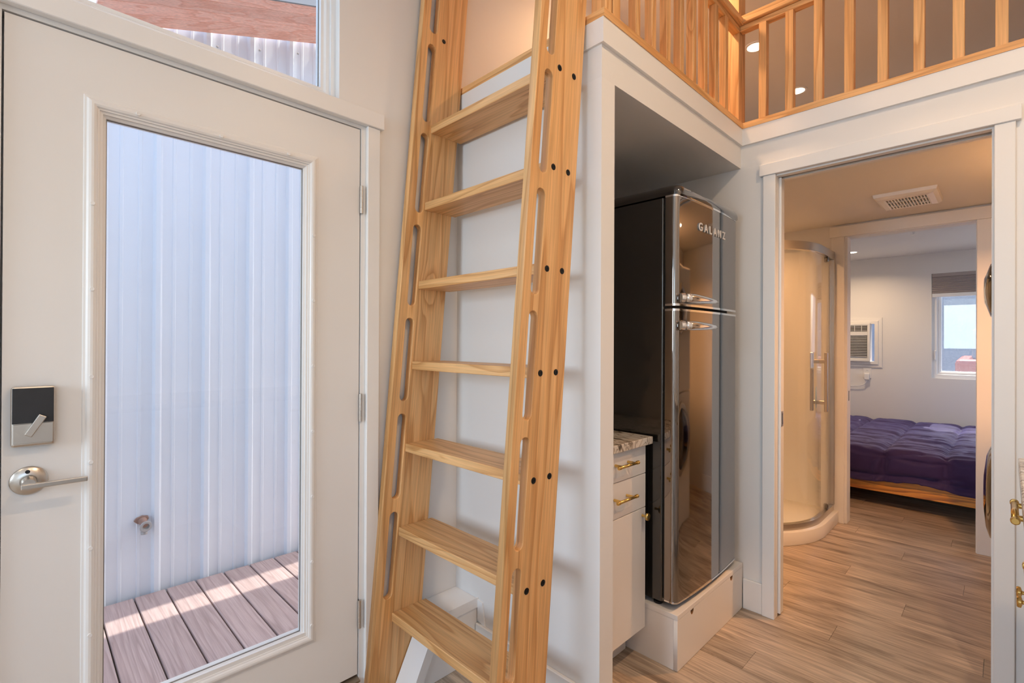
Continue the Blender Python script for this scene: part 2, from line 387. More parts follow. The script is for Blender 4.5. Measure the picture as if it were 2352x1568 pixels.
def frame(name, plane, pos, u0, u1, v0, v1, prof, mat, parent=None, smooth=False, sgn=-1):
    """Mitred frame swept round the rectangle: prof = (inset, rise) pairs; rise goes sgn along the plane's axis."""
    f = {'X': lambda u, v, t: (pos + sgn * t, u, v), 'Y': lambda u, v, t: (u, pos + sgn * t, v), 'Z': lambda u, v, t: (u, v, pos + sgn * t)}[plane]
    bm = bmesh.new(); loops = []
    for ins, h in prof:
        loops.append([bm.verts.new(f(*p, h)) for p in ((u0 + ins, v0 + ins), (u1 - ins, v0 + ins), (u1 - ins, v1 - ins), (u0 + ins, v1 - ins))])
    for a, b in zip(loops, loops[1:]):
        for k in range(4): bm.faces.new((a[k], a[(k + 1) % 4], b[(k + 1) % 4], b[k]))
    a, b = loops[0], loops[-1]
    for k in range(4): bm.faces.new((a[k], a[(k + 1) % 4], b[(k + 1) % 4], b[k]))
    c = f((u0 + u1) / 2, (v0 + v1) / 2, 0)
    return bm_obj(name, bm, mat, parent, c, smooth=smooth)
def rrect(x0, x1, y0, y1, r, n=6):
    pts = []
    for cx, cy, a in ((x1 - r, y1 - r, 0), (x0 + r, y1 - r, 90), (x0 + r, y0 + r, 180), (x1 - r, y0 + r, 270)):
        for k in range(n + 1):
            t = math.radians(a + 90 * k / n); pts.append((cx + r * math.cos(t), cy + r * math.sin(t)))
    return pts
def curve_mesh(polys, extrude, bevel=0.0):
    """Flat outlines (first outer, then holes) in local XY, filled and extruded along Z."""
    cu = bpy.data.curves.new('outline', 'CURVE'); cu.dimensions = '2D'; cu.fill_mode = 'BOTH'
    cu.extrude = extrude; cu.bevel_depth = bevel; cu.bevel_resolution = 1
    if bevel: cu.offset = -bevel
    for P in polys:
        s = cu.splines.new('POLY'); s.points.add(len(P) - 1); s.use_cyclic_u = True
        for q, p in zip(s.points, P): q.co = (p[0], p[1], 0, 1)
    o = bpy.data.objects.new('outline', cu); COL.objects.link(o)
    dg = bpy.context.evaluated_depsgraph_get(); dg.update()
    me = bpy.data.meshes.new_from_object(o.evaluated_get(dg))
    bpy.data.objects.remove(o); bpy.data.curves.remove(cu)
    return me
def thing(name, label, cat, loc=(0, 0, 0), group=None):
    o = bpy.data.objects.new(name, None); COL.objects.link(o); o.location = loc
    o.empty_display_size = 0.05
    tag(o, label, cat, group); return o
def tag(o, label, cat=None, group=None, kind=None):
    o['label'] = label
    if cat: o['category'] = cat
    if group: o['group'] = group
    if kind: o['kind'] = kind
    return o
def struct(o, label):
    o['kind'] = 'structure'; o['label'] = label; return o
def sroot(name, label, loc=(0, 0, 0)):
    o = bpy.data.objects.new(name, None); COL.objects.link(o); o.location = loc; o.empty_display_size = 0.05
    return struct(o, label)

# ------------------------------------------------------------------ main dimensions
YD = 1.63            # inner face of the wall with the glazed door
XP, YP = 1.2930, 0.903   # partition beside the ladder; face of the alcove opening
XA = 1.3665          # inner side of the partition
XW = 2.45            # wall with the pocket door opening
X2 = 4.10            # bathroom / bedroom wall
X3 = 6.65            # far bedroom wall
YR = -0.68           # wall behind the kitchen units
XB = -3.0            # rear wall
ZL0, ZL1 = 2.104, 2.287  # loft slab
ZC = 3.20            # main ceiling

# ------------------------------------------------------------------ the setting
fl = struct(box('floor', (XB, YR, -0.06), (X3, YD, -0.006), WALL), 'greyish brown vinyl plank floor running through all rooms')
PW, PL, GAP = 0.152, 1.22, 0.0012
plank_me = None
def add_plank(x0, y0, y1):
    o = box('plank', (x0, y0 + GAP / 2, -0.006), (x0 + PW - GAP, y1 - GAP / 2, 0.0), PLANK, fl)
    return o
x = 0.46; row = 0
full = None
while x < X3 - 0.02:
    start = YR - ((row * 0.47) % PL)
    y = start
    while y < YD:
        y0, y1 = max(y, YR), min(y + PL, YD)
        if y1 - y0 > 0.02:
            if abs((y1 - y0) - PL) < 1e-6 and full is not None:
                o = bpy.data.objects.new('plank', full); COL.objects.link(o); o.parent = fl
                o.location = Vector((x + (PW - GAP) / 2, (y0 + y1) / 2, -0.003)) - wloc(fl)
            else:
                o = add_plank(x, y0, y1)
                if abs((y1 - y0) - PL) < 1e-6: full = o.data
        y += PL
    x += PW; row += 1
struct(box('floor_kitchen', (XB, YR, -0.006), (0.46, YD, 0.0), PLANK), 'vinyl floor behind the viewer in the kitchen')

# wall with the glazed door and the transom window
DX0, DX1, DZ0, DZ1 = -0.060, 0.872, 0.0, 2.036      # rough opening
TX0, TX1, TZ0, TZ1 = -0.06, 0.772, 2.098, 2.78
def wl(u, v):
    if DX0 < u < DX1 and v < DZ1: return False
    if TX0 < u < TX1 and TZ0 < v < TZ1: return False
    return True
struct(sheet('wall_left', [XB, DX0, DX1, TX1, X3], [0, DZ1, TZ0, TZ1, ZC], wl, 'Y', YD, YD + 0.14, WALL), 'white wall holding the glazed entry door')
struct(sheet('wall_right', [XB, -1.4, -0.1, 5.3, 6.2, X3], [0, 1.0, 1.15, 1.8, 1.95, ZC], lambda u, v: not ((-1.4 < u < -0.1 and 1.15 < v < 1.95) or (5.3 < u < 6.2 and 1.0 < v < 1.8)), 'Y', YR - 0.12, YR, WALL), 'white wall behind the kitchen units')  # opening at the bedroom end is made up for the added fill
struct(sheet('wall_rear', [YR, 0.32, 1.58, YD], [0, 1.1, 2.4, ZC], lambda u, v: not (0.32 < u < 1.58 and 1.1 < v < 2.4), 'X', XB - 0.12, XB, WALL), 'white end wall with a daylight window')
struct(box('ceiling', (XB, YR, ZC), (X3, YD, ZC + 0.1), CEIL), 'pale ceiling over the loft and kitchen')
struct(sheet('ceiling_loft', [XP, XA, XW, X2 + 0.1], [YR, YP, YD], lambda u, v: v > YP or u > XW, 'Z', ZL0, ZL1, CEIL), 'white underside and edge of the loft floor')
LOFT_BOUNCE = plain('loft_bounce_brown', (0.42, 0.30, 0.19), 0.95, bump=0.4, bscale=250)  # unseen layer added to darken and warm light bounced to the loft ceiling
struct(sheet('floor_loft', [XP + 0.07, XW + 0.07, X3], [YR, YP + 0.07, YD], lambda u, v: v > YP + 0.07 or u > XW + 0.07, 'Z', ZL1, ZL1 + 0.008, LOFT_BOUNCE), 'unseen brown layer added on the loft floor to tint bounced light')
struct(box('ceiling_bedroom', (X2 + 0.1, YR, 2.205), (X3, YD, ZL1), CEIL), 'bedroom ceiling with a recessed light')
struct(box('wall_partition', (XP, YP, 0), (XA, YD, ZL0), WALL), 'white partition wall behind the ladder')
PY0, PY1, PZ = 0.030, 0.766, 2.044
struct(sheet('wall_bathroom', [YR, PY0, PY1, YD], [0, PZ, ZL0], lambda u, v: not (PY0 < u < PY1 and v < PZ), 'X', XW, XW + 0.10, WALL), 'white wall with the open pocket door')
BY0, BY1, BZ = 0.120, 0.802, 2.022
struct(sheet('wall_bedroom', [YR, BY0, BY1, YD], [0, BZ, ZL0], lambda u, v: not (BY0 < u < BY1 and v < BZ), 'X', X2, X2 + 0.10, WALL), 'wall between the bathroom and the bedroom')
WY0, WY1, WZ0, WZ1 = -0.36, 0.543, 0.912, 1.992
AY0, AY1, AZ0, AZ1 = 1.02, 1.50, 1.06, 1.50
def wf(u, v):
    return not (WY0 < u < WY1 and WZ0 < v < WZ1) and not (AY0 < u < AY1 and AZ0 < v < AZ1)
struct(sheet('wall_far', [YR, WY0, WY1, AY0, AY1, YD], [0, WZ0, AZ0, AZ1, WZ1, 2.205], wf, 'X', X3, X3 + 0.12, WALL), 'far bedroom wall with window and air conditioner')

# fascia boards and wood caps round the loft edge
T = TRIM
f0 = sroot('trim_1', 'white fascia board round the loft edge', (XP, YP, 2.208))
FX, FY, FW = XP - 0.0095, YP - 0.012, XW - 0.015
FZ0 = 2.208
prism('fascia_board', [(FX, FY), (XP, YP), (XP, YD), (FX, YD)], 'Z', FZ0, ZL1, T, f0)
prism('fascia_board', [(FX, FY), (FW, FY), (XW, YP), (XP, YP)], 'Z', FZ0, ZL1, T, f0)
prism('fascia_board', [(FW, FY), (FW, YR), (XW, YR), (XW, YP)], 'Z', FZ0, ZL1, T, f0)
def casing(name, label, x, y0, y1, z1, leg, headh, over, th, sgn=-1):
    r = sroot(name, label, (x, (y0 + y1) / 2, 0))
    a, b = sorted((x, x + sgn * th))
    box('casing_leg', (a, y1, 0), (b, y1 + leg, z1), TRIM, r, 0.002)
    box('casing_leg', (a, y0 - leg, 0), (b, y0, z1), TRIM, r, 0.002)
    a2, b2 = sorted((x, x + sgn * (th + 0.006)))
    box('casing_head', (a2, y0 - leg - over, z1), (b2, y1 + leg + over, z1 + headh), TRIM, r, 0.002)
    return r
casing('trim_2', 'white casing round the pocket door opening', XW, 0.030, 0.744, 2.0385, 0.0535, 0.053, 0.015, 0.018)
casing('trim_3', 'white casing round the bedroom doorway', X2, 0.124, 0.800, 2.017, 0.078, 0.075, 0.012, 0.018)
# jambs of the pocket door opening: split jamb on the slot side
r = sroot('trim_4', 'white split jamb of the pocket door', (XW + .05, 0.4, 0))
box('jamb', (XW, 0.744, 0), (XW + 0.030, 0.766, PZ), TRIM, r, 0.001)
box('jamb', (XW + 0.070, 0.740, 0), (XW + 0.10, 0.766, PZ), TRIM, r, 0.001)
box('jamb', (XW, 0.030, 0), (XW + 0.10, 0.036, PZ), TRIM, r)
box('head_jamb', (XW, 0.036, PZ - 0.012), (XW + 0.030, 0.744, PZ), TRIM, r)
box('head_jamb', (XW + 0.070, 0.036, PZ - 0.012), (XW + 0.10, 0.740, PZ), TRIM, r)
box('door_track', (XW + 0.040, 0.036, PZ - 0.006), (XW + 0.060, 0.740, PZ), DARKNICKEL, r)
r = sroot('trim_5', 'white jamb of the bedroom doorway', (X2 + .05, 0.4, 0))
box('jamb', (X2, 0.785, 0), (X2 + 0.10, 0.802, BZ), TRIM, r, 0.001)
box('jamb', (X2, 0.120, 0), (X2 + 0.10, 0.128, BZ), TRIM, r)
box('head_jamb', (X2, 0.128, BZ - 0.008), (X2 + 0.10, 0.785, BZ), TRIM, r)
box('strike_plate', (X2 + 0.04, 0.7838, 0.86), (X2 + 0.065, 0.7852, 0.93), DARKNICKEL, r)
# pocket doors, slid into the wall
def pocket(name, label, x, y, ztop):
    r = sroot(name, label, (x, y + 0.4, 0))
    box('door_slab', (x - 0.017, y, 0.012), (x + 0.017, y + 0.72, ztop), TRIM, r, 0.002)
    box('latch_plate', (x - 0.012, y - 0.0022, 0.878), (x + 0.012, y + 0.004, 0.948), NICKEL, r, 0.001)
    box('latch_recess', (x - 0.007, y - 0.0030, 0.888), (x + 0.007, y - 0.0020, 0.938), DARKNICKEL, r)
pocket('door_2', 'white pocket door slid back into the wall, latch edge showing', XW + 0.05, 0.733, 2.032)
# baseboards
def baseboard(name, label, lo, hi): return struct(box(name, lo, hi, TRIM, None, 0.003), label)
baseboard('baseboard_bathroom', 'white baseboard between the fridge plinth and the pocket door', (XW - 0.014, 0.7975, 0), (XW, 0.884, 0.142))
baseboard('baseboard_partition', 'white baseboard along the partition behind the ladder', (XP - 0.014, YP, 0), (XP, 1.488, 0.146))
baseboard('baseboard_bedroom', 'white baseboard beside the bedroom doorway', (X2 - 0.012, -0.2, 0), (X2, 0.044, 0.14))
baseboard('baseboard_far', 'white baseboard under the bedroom window', (X3 - 0.012, YR, 0), (X3, YD, 0.11))
baseboard('baseboard_left', 'white baseboard in the loft', (XA, YD - 0.012, ZL1), (X2, YD, ZL1 + 0.10))

# ------------------------------------------------------------------ entry door
dr = sroot('door_1', 'white entry door with a full tall glass pane', (0.41, YD + 0.02, 0.07))
SX0, SX1, SZ0, SZ1 = -0.036, 0.850, 0.075, 2.020
LX0, LX1, LZ0, LZ1 = 0.132, 0.668, 0.300, 1.848
sheet('door_slab', [SX0, LX0, LX1, SX1], [SZ0, LZ0, LZ1, SZ1], lambda u, v: not (LX0 < u < LX1 and LZ0 < v < LZ1), 'Y', YD + 0.002, YD + 0.046, DOORP, dr)
prof = [(0.0, 0.0), (0.0015, 0.0025), (0.006, 0.0035), (0.010, 0.0075), (0.015, 0.0095), (0.020, 0.0095), (0.025, 0.0075), (0.028, 0.0035), (0.031, 0.003), (0.032, -0.001), (0.038, -0.002), (0.039, -0.007), (0.045, -0.010), (0.045, -0.018), (0.030, -0.018), (0.020, -0.001)]
lf = frame('glazing_frame', 'Y', YD + 0.002, 0.103, 0.699, 0.256, 1.880, prof, DOORP, dr)
frame('glazing_frame', 'Y', YD + 0.046, 0.103, 0.699, 0.256, 1.880, prof, DOORP, dr, sgn=1)
box('glass_pane', (0.135, YD + 0.021, 0.285), (0.667, YD + 0.027, 1.852), GLASS, dr)
frame('glass_spacer', 'Y', YD + 0.0205, 0.146, 0.656, 0.299, 1.837, [(0, 0), (0, 0.0005), (0.0045, 0.0005), (0.0045, 0)], DARKNICKEL, dr)
plugs = [(0.121, z) for z in (1.6068, 1.3906, 1.1702, 0.9552, 0.7388, 0.5203)] + [(0.682, z) for z in (1.614, 1.3972, 1.1804, 0.9636, 0.747, 0.5307, 0.32)] + [(0.212, 1.862), (0.408, 1.862), (0.60, 1.862)]
for px_, pz_ in plugs:
    lathe('screw_plug', [(0.0052, 0), (0.0052, 0.003), (0.0045, 0.0036), (0, 0.0036)], (px_, YD - 0.0070, pz_), (0, -1, 0), DOORP, lf, n=14)
for z0, z1 in ((1.72, 1.818), (0.977, 1.076), (0.240, 0.340)):
    h = lathe('hinge', [(0.0062, 0), (0.0062, 0.0185), (0.0056, 0.019), (0.0062, 0.0195), (0.0062, 0.0385), (0.0056, 0.039), (0.0062, 0.0395), (0.0062, 0.0595), (0.0056, 0.06), (0.0062, 0.0605), (0.0062, 0.0795), (0.0056, 0.08), (0.0062, 0.0805), (0.0062, 0.0985)], (0.8545, YD - 0.004, z0), (0, 0, 1), NICKEL, dr, n=14)
    box('hinge_leaf', (0.8500, YD - 0.002, z0), (0.8530, YD + 0.02, z1), DARKNICKEL, h)
# deadbolt turn unit
lk = box('lock_housing', (-0.0215, YD - 0.020, 1.012), (0.054, YD + 0.002, 1.153), NICKEL, dr, 0.006, 2)
box('lock_face', (-0.0175, YD - 0.0215, 1.020), (0.0500, YD - 0.0195, 1.066), NICKEL, lk, 0.0008)
box('keypad_cover', (-0.0190, YD - 0.0220, 1.067), (0.0515, YD - 0.0193, 1.149), KEYPAD, lk, 0.0008)
tp = prism('thumb_turn', [(-0.010, -0.026), (0.004, -0.028), (0.011, 0.024), (-0.004, 0.026)], 'Y', 0, 0.010, NICKEL, lk, bev=0.0015)
tp.location = Vector((0.020, YD - 0.033, 1.062)) - wloc(lk); tp.rotation_euler = (0, math.radians(22), 0)
lathe('thumb_stem', [(0.006, 0), (0.006, 0.012)], (0.018, YD - 0.021, 1.058), (0, -1, 0), NICKEL, lk, n=14)
# lever
rs = lathe('lever_rose', [(0.0335, 0), (0.0335, 0.003), (0.031, 0.006), (0.016, 0.011), (0.0155, 0.011), (0.0155, 0.006), (0.0, 0.006)], (0.0095, YD + 0.002, 0.929), (0, -1, 0), NICKEL, dr, n=48)
lathe('lever_neck', [(0.0135, 0), (0.0135, 0.028), (0.012, 0.045), (0, 0.045)], (0.0095, YD - 0.004, 0.929), (0, -1, 0), NICKEL, rs, n=24)
box('lever_bar', (-0.004, YD - 0.054, 0.919), (0.112, YD - 0.044, 0.931), NICKEL, rs, 0.002, 2)
lathe('set_screw', [(0.0045, 0), (0.0045, 0.002), (0.003, 0.0022), (0, 0.001)], (0.0075, YD - 0.0065, 0.951), (0, -1, 0.2), BOLT, rs, n=12)
# door frame and casing
r = sroot('trim_6', 'white casing and jamb round the entry door', (0.41, YD, 0))
box('jamb', (0.854, YD, 0.0), (0.872, YD + 0.14, 2.036), TRIM, r)
box('jamb', (-0.060, YD, 0.0), (-0.040, YD + 0.14, 2.036), TRIM, r)
box('head_jamb', (-0.040, YD, 2.024), (0.854, YD + 0.14, 2.036), TRIM, r)
box('door_stop', (0.842, YD + 0.048, 0.06), (0.854, YD + 0.08, 2.024), TRIM, r)
box('door_stop', (-0.040, YD + 0.048, 0.06), (-0.026, YD + 0.08, 2.024), TRIM, r)
box('door_stop', (-0.026, YD + 0.048, 2.01), (0.842, YD + 0.08, 2.024), TRIM, r)
box('casing_leg', (0.872, YD - 0.016, 0.0), (0.921, YD, 2.036), TRIM, r, 0.002)
box('casing_leg', (-0.115, YD - 0.016, 0.0), (-0.066, YD, 2.036), TRIM, r, 0.002)
box('casing_head', (-0.13, YD - 0.024, 2.036), (0.934, YD, 2.092), TRIM, r, 0.002)
r = sroot('trim_7', 'bronze threshold under the entry door', (0.41, YD + .05, 0.05))
box('sill', (-0.040, YD + 0.0, 0.0), (0.854, YD + 0.16, 0.052), WX, r)
prism('threshold', [(YD - 0.012, 0.052), (YD - 0.012, 0.058), (YD + 0.02, 0.068), (YD + 0.13, 0.068), (YD + 0.16, 0.055), (YD + 0.16, 0.052)], 'X', -0.040, 0.854, BRONZETH, r)

# transom window
w1 = sroot('window_1', 'transom window above the entry door showing a red wooden soffit', (0.36, YD + 0.08, TZ0))
frame('window_frame', 'Y', YD + 0.06, TX0, TX1, TZ0, TZ1, [(0, 0), (0, 0.03), (0.018, 0.03), (0.018, 0.018), (0.030, 0.018), (0.036, 0.010), (0.046, 0.010), (0.046, -0.03), (0, -0.03)], VINYL, w1)
box('glass_pane', (TX0 + 0.044, YD + 0.068, TZ0 + 0.044), (TX1 - 0.044, YD + 0.073, TZ1 - 0.044), GLASS, w1)
frame('glass_gasket', 'Y', YD + 0.0675, TX0 + 0.046, TX1 - 0.046, TZ0 + 0.046, TZ1 - 0.046, [(0, 0), (0, 0.001), (0.003, 0.001), (0.003, 0)], DARKNICKEL, w1)
frame('reveal_lining', 'Y', YD + 0.03, TX0, TX1, TZ0, TZ1, [(0, -0.03), (0, 0.03), (0.0015, 0.03), (0.0015, -0.03)], TRIM, w1)

# ------------------------------------------------------------------ outside: deck, neighbouring wall, soffit
YW = 3.41
dk = struct(box('deck', (-1.2, 1.80, -0.26), (3.6, YW - 0.02, -0.178), RUBBER), 'brown composite deck outside the entry door')
x = 0.291 - 0.146 * 9
dm = None
while x < 3.4:
    if dm is None:
        o = box('deck_board', (x, 1.80, -0.175), (x + 0.1395, YW - 0.035, -0.150), DECK, dk, 0.003); dm = o.data
    else:
        o = bpy.data.objects.new('deck_board', dm); COL.objects.link(o); o.parent = dk
        o.location = Vector((x + 0.1395 / 2, (1.80 + YW - 0.035) / 2, -0.1625)) - wloc(dk)
    x += 0.146
# ribbed steel wall
SM, SB = 0.3303, 2.860      # soffit slope and height at x = 0
prof = []
pitch = 0.2425; x0 = 0.538 - pitch * 9
for k in range(22):
    c = x0 + pitch * k
    prof += [(c - 0.023, 0), (c - 0.011, 0.022), (c + 0.011, 0.022), (c + 0.023, 0)]
    for q in (0.078, 0.161):
        prof += [(c + q - 0.010, 0), (c + q - 0.006, 0.004), (c + q + 0.006, 0.004), (c + q + 0.010, 0)]
bm = bmesh.new()
def ztop(x): return min(max(SB + SM * x + 0.06, 1.8), 4.1)
loops = []
rows = [[bm.verts.new((px_, YW - py_, -0.30)) for px_, py_ in prof], [bm.verts.new((px_, YW - py_, ztop(px_))) for px_, py_ in prof],
        [bm.verts.new((px_, YW + 0.10, ztop(px_))) for px_, py_ in prof], [bm.verts.new((px_, YW + 0.10, -0.30)) for px_, py_ in prof]]
for a, b in zip(rows, rows[1:] + rows[:1]):
    for i in range(len(prof) - 1): bm.faces.new((a[i], a[i + 1], b[i + 1], b[i]))
ow = bm_obj('wall_outside', bm, METALW, None, (1.2, YW, 0)); struct(ow, 'ribbed white steel wall of the neighbouring building')
for k in range(4, 18):
    for zz in (0,):
        xx = x0 + pitch * k + 0.05
        lathe('screw_head', [(0.006, 0), (0.006, 0.004), (0, 0.006)], (xx, YW - 0.002, ztop(xx) - 0.13), (0, -1, 0), SPIGG, ow, n=8)
# spigot
sp = thing('hose_spigot', 'weathered brown hose spigot on the ribbed white wall', 'spigot', (0.467, YW - 0.01, 0.23))
prism('flange', [(0.434, 0.262), (0.446, 0.278), (0.474, 0.286), (0.500, 0.280), (0.503, 0.262), (0.486, 0.248), (0.452, 0.244)], 'Y', YW - 0.016, YW + 0.001, SPIG, sp, bev=0.004)
lathe('valve_neck', [(0.022, 0), (0.018, 0.02), (0.016, 0.05)], (0.474, YW - 0.014, 0.258), (0.05, -1, -0.25), SPIG, sp, n=12)
lathe('handwheel', [(0.012, 0), (0.027, 0.001), (0.0295, 0.007), (0.027, 0.013), (0.017, 0.013), (0.013, 0.006), (0.012, -0.004), (0, -0.004)], (0.481, YW - 0.055, 0.236), (0.15, -1, 0.05), SPIGG, sp, n=14)
lathe('hose_thread', [(0.014, 0), (0.014, 0.018), (0.0165, 0.020), (0.015, 0.024), (0.0165, 0.028), (0.015, 0.032), (0.0165, 0.036), (0.015, 0.044), (0.011, 0.044), (0.011, 0.03), (0, 0.03)], (0.478, YW - 0.035, 0.232), (0, -0.15, -1), SPIGG, sp, n=16)
# soffit boards (sloping up along x)
sf = thing('soffit', 'red stained board soffit of the neighbouring roof', 'soffit', (0.3, 3.2, SB))
nb = 4; wy = (YW - 0.0225 - 2.905) / nb
for k in range(nb):
    ya, yb = 2.905 + wy * k, 2.905 + wy * (k + 1) - 0.004
    xs, xe = 0.25, 3.6
    prism('soffit_board', [(xs, SB + SM * xs), (xe, SB + SM * xe), (xe, SB + SM * xe + 0.03), (xs, SB + SM * xs + 0.03)], 'Y', ya, yb, CEDAR, sf)
prism('drip_edge', [(0.25, SB + SM * 0.25 - 0.01), (3.6, SB + SM * 3.6 - 0.01), (3.6, SB + SM * 3.6 + 0.10), (0.25, SB + SM * 0.25 + 0.10)], 'Y', 2.890, 2.904, DARKNICKEL, sf)
cp = thing('sun_block_canopy', 'unseen canopy added above the deck to block the sun', 'canopy', (2.6, 2.3, 3.4))
box('canopy_deck', (1.55, 1.77, 3.42), (3.6, 2.745, 3.47), METALW, cp)  # added out of view so only a strip of sun reaches the deck
gr = struct(box('ground', (-8, 1.77, -0.45), (14, 9, -0.30), SOIL), 'gravel ground outside')

# ------------------------------------------------------------------ ladder
lad = thing('loft_ladder', 'light alder loft ladder with slotted side rails and seven visible treads', 'ladder', (1.0, 1.28, 0))
LEAN = math.atan(0.0888); CL = math.cos(LEAN); TH = 0.028; LW = 0.208 * CL
XB0 = 1.0955 - 0.2561 * 0.0888      # back edge at z = 0
def stringer(ymid):
    # local: x across (0 front .. LW back), y along the rail, z thickness
    top = 3.16 / CL
    outer = [(0.0, 0.208 * math.sin(LEAN)), (LW, 0.0), (LW, top - 0.02), (LW - 0.02, top), (0.03, top), (0, top - 0.03)]
    outer = [(0.0, 0.0 - LW * math.tan(LEAN)), (LW, 0.0)] + [(LW, top - 0.02), (LW - 0.02, top), (0.03, top), (0, top - 0.03)]
    polys = [outer]
    for k in range(-3, 6):
        zt = 2.0476 - 0.3592 * k
        zb = zt - 0.312
        if zb < 0.05: continue
        s0, s1 = zb / CL, zt / CL
        if s1 > top - 0.05: continue
        u0, u1 = 0.0335, 0.0695; rr = (u1 - u0) / 2; uc = (u0 + u1) / 2
        d = 0.1045 * math.tan(LEAN)
        P = [(uc + rr * math.cos(t), s1 - rr + rr * math.sin(t)) for t in [PI * i / 10 for i in range(11)]]
        P += [(uc + rr * math.cos(t), s0 + rr + rr * math.sin(t)) for t in [PI + PI * i / 10 for i in range(11)]]
        P = [(a, b + d) for a, b in P]
        polys.append(P[::-1])
    me = curve_mesh(polys, TH / 2 - 0.0015, 0.0015)
    # local (x,y,z) -> world: x -> across, y -> up the rail, z -> -Y
    o = link('side_rail', me, WZ2, lad, (0, 0, 0))
    # front-bottom reference so that back edge at z=0 is XB0
    o.location = Vector((XB0 - LW * CL, ymid, LW * math.sin(LEAN))) - wloc(lad)
    o.rotation_euler = Matrix(((CL, math.sin(LEAN), 0), (0, 0, -1), (-math.sin(LEAN), CL, 0))).to_euler()
    return o
WZ2 = wood('alder_rail', AL, AM, AD, 'Y', ring=10, stretch=0.06)
R_OUT, L_IN = 0.955, 1.590
s1 = stringer(R_OUT + TH / 2)
s2 = stringer(L_IN + TH / 2)
tz = [0.2505 + 0.3072 * k for k in range(7)]
for k, z in enumerate(tz):
    xb = XB0 + z * 0.0888
    xf = xb - 0.1325
    bmt = box_bm((xf, R_OUT + TH, z - 0.0155), (xb + 0.018, L_IN, z + 0.0155), 0.002, 1)
    bm_obj('tread', bmt, WY, lad, ((xf + xb) / 2, 1.27, z))
    for dx in (-0.111, -0.0415):
        for yy, d in ((R_OUT, -1), (L_IN + TH, 1)):
            if d == 1: continue
            lathe('bolt_head', [(0.0095, 0), (0.0095, 0.0012), (0.0075, 0.0020), (0.0045, 0.0020), (0.0040, 0.0008), (0, 0.0008)], (xb + dx, yy, z), (0, d, 0), BOLT, lad, n=16)
for z in (2.401,):
    for dx in (-0.100,):
        lathe('bolt_head', [(0.0085, 0), (0.0085, 0.0012), (0.004, 0.0016), (0, 0.0008)], (XB0 + 2.42 * 0.0888 + dx, L_IN, 2.465), (0, -1, 0), BOLT, lad, n=16)

# wheel well box in the corner behind the ladder
ww = thing('wheel_well_box', 'white boxed wheel well cover in the corner behind the ladder', 'wheel cover', (1.15, 1.55, 0))
prism('well_cover', [(1.106, 0.001), (1.106, 0.236), (XP - 0.001, 0.236), (XP - 0.001, 0.001)], 'Y', 1.490, YD - 0.001, VINYL, ww)
prism('sloped_end', [(0.990, 0.001), (1.106, 0.236), (1.106, 0.001)], 'Y', 1.490, 1.586, VINYL, ww)
prism('edge_strip', [(0.978, 0.001), (1.098, 0.243), (XP - 0.001, 0.243), (XP - 0.001, 0.205), (1.118, 0.205), (1.020, 0.001)], 'Y', 1.484, 1.4898, VINYL, ww)
prism('edge_strip', [(0.978, 0.001), (1.098, 0.243), (1.106, 0.243), (0.990, 0.001)], 'Y', 1.4899, 1.586, VINYL, ww)
prism('corner_flange', [(1.438, 0.135), (1.484, 0.160), (1.484, 0.238), (1.455, 0.232)], 'X', XP - 0.006, XP - 0.0005, VINYL, ww)

# ------------------------------------------------------------------ loft railing
rl = thing('loft_railing', 'alder railing with square balusters round the loft corner', 'railing', (XW, YP, ZL1))
CZ0, CZ1 = ZL1, 2.3145
prism('base_cap', [(FX, FY - 0.003), (FX + 0.06, FY + 0.06), (FX + 0.06, YD), (FX, YD)], 'Z', CZ0, CZ1, WY, rl)
prism('base_cap', [(FX, FY - 0.003), (FW - 0.003, FY - 0.003), (FW + 0.06, FY + 0.06), (FX + 0.06, FY + 0.06)], 'Z', CZ0, CZ1, WX, rl)
prism('base_cap', [(FW - 0.003, FY - 0.003), (FW - 0.003, YR), (FW + 0.06, YR), (FW + 0.06, FY + 0.06)], 'Z', CZ0, CZ1, WY, rl)
for k in range(8):
    xx = 1.4986 + 0.1102 * k
    box('baluster', (xx, YP + 0.002, CZ1), (xx + 0.030, YP + 0.033, 2.765), WZ, rl, 0.0015)
for k in range(9):
    yy = 0.7905 - 0.1137 * k
    box('baluster', (XW + 0.0, yy, CZ1), (XW + 0.038, yy + 0.033, 2.770), WZ, rl, 0.0015)
box('post', (XW, YP + 0.010, CZ1), (XW + 0.080, YP + 0.062, 3.10), WZ, rl, 0.002)
box('post', (1.3585, YP + 0.002, CZ1), (1.402, YP + 0.075, 3.10), WZ, rl, 0.002)
box('post', (1.318, YP + 0.002, CZ1), (1.352, YP + 0.060, 3.10), WZ, rl, 0.002)
box('top_rail', (1.402, YP + 0.004, 2.765), (XW, YP + 0.042, 2.790), WX, rl, 0.002)
box('rail_cap', (1.402, YP - 0.012, 2.792), (XW, YP + 0.056, 2.825), WX, rl, 0.003)
box('top_rail', (XW + 0.002, YR, 2.770), (XW + 0.040, YP + 0.008, 2.795), WY, rl, 0.002)
box('rail_cap', (XW - 0.014, YR, 2.797), (XW + 0.055, YP + 0.008, 2.835), WY, rl, 0.003)

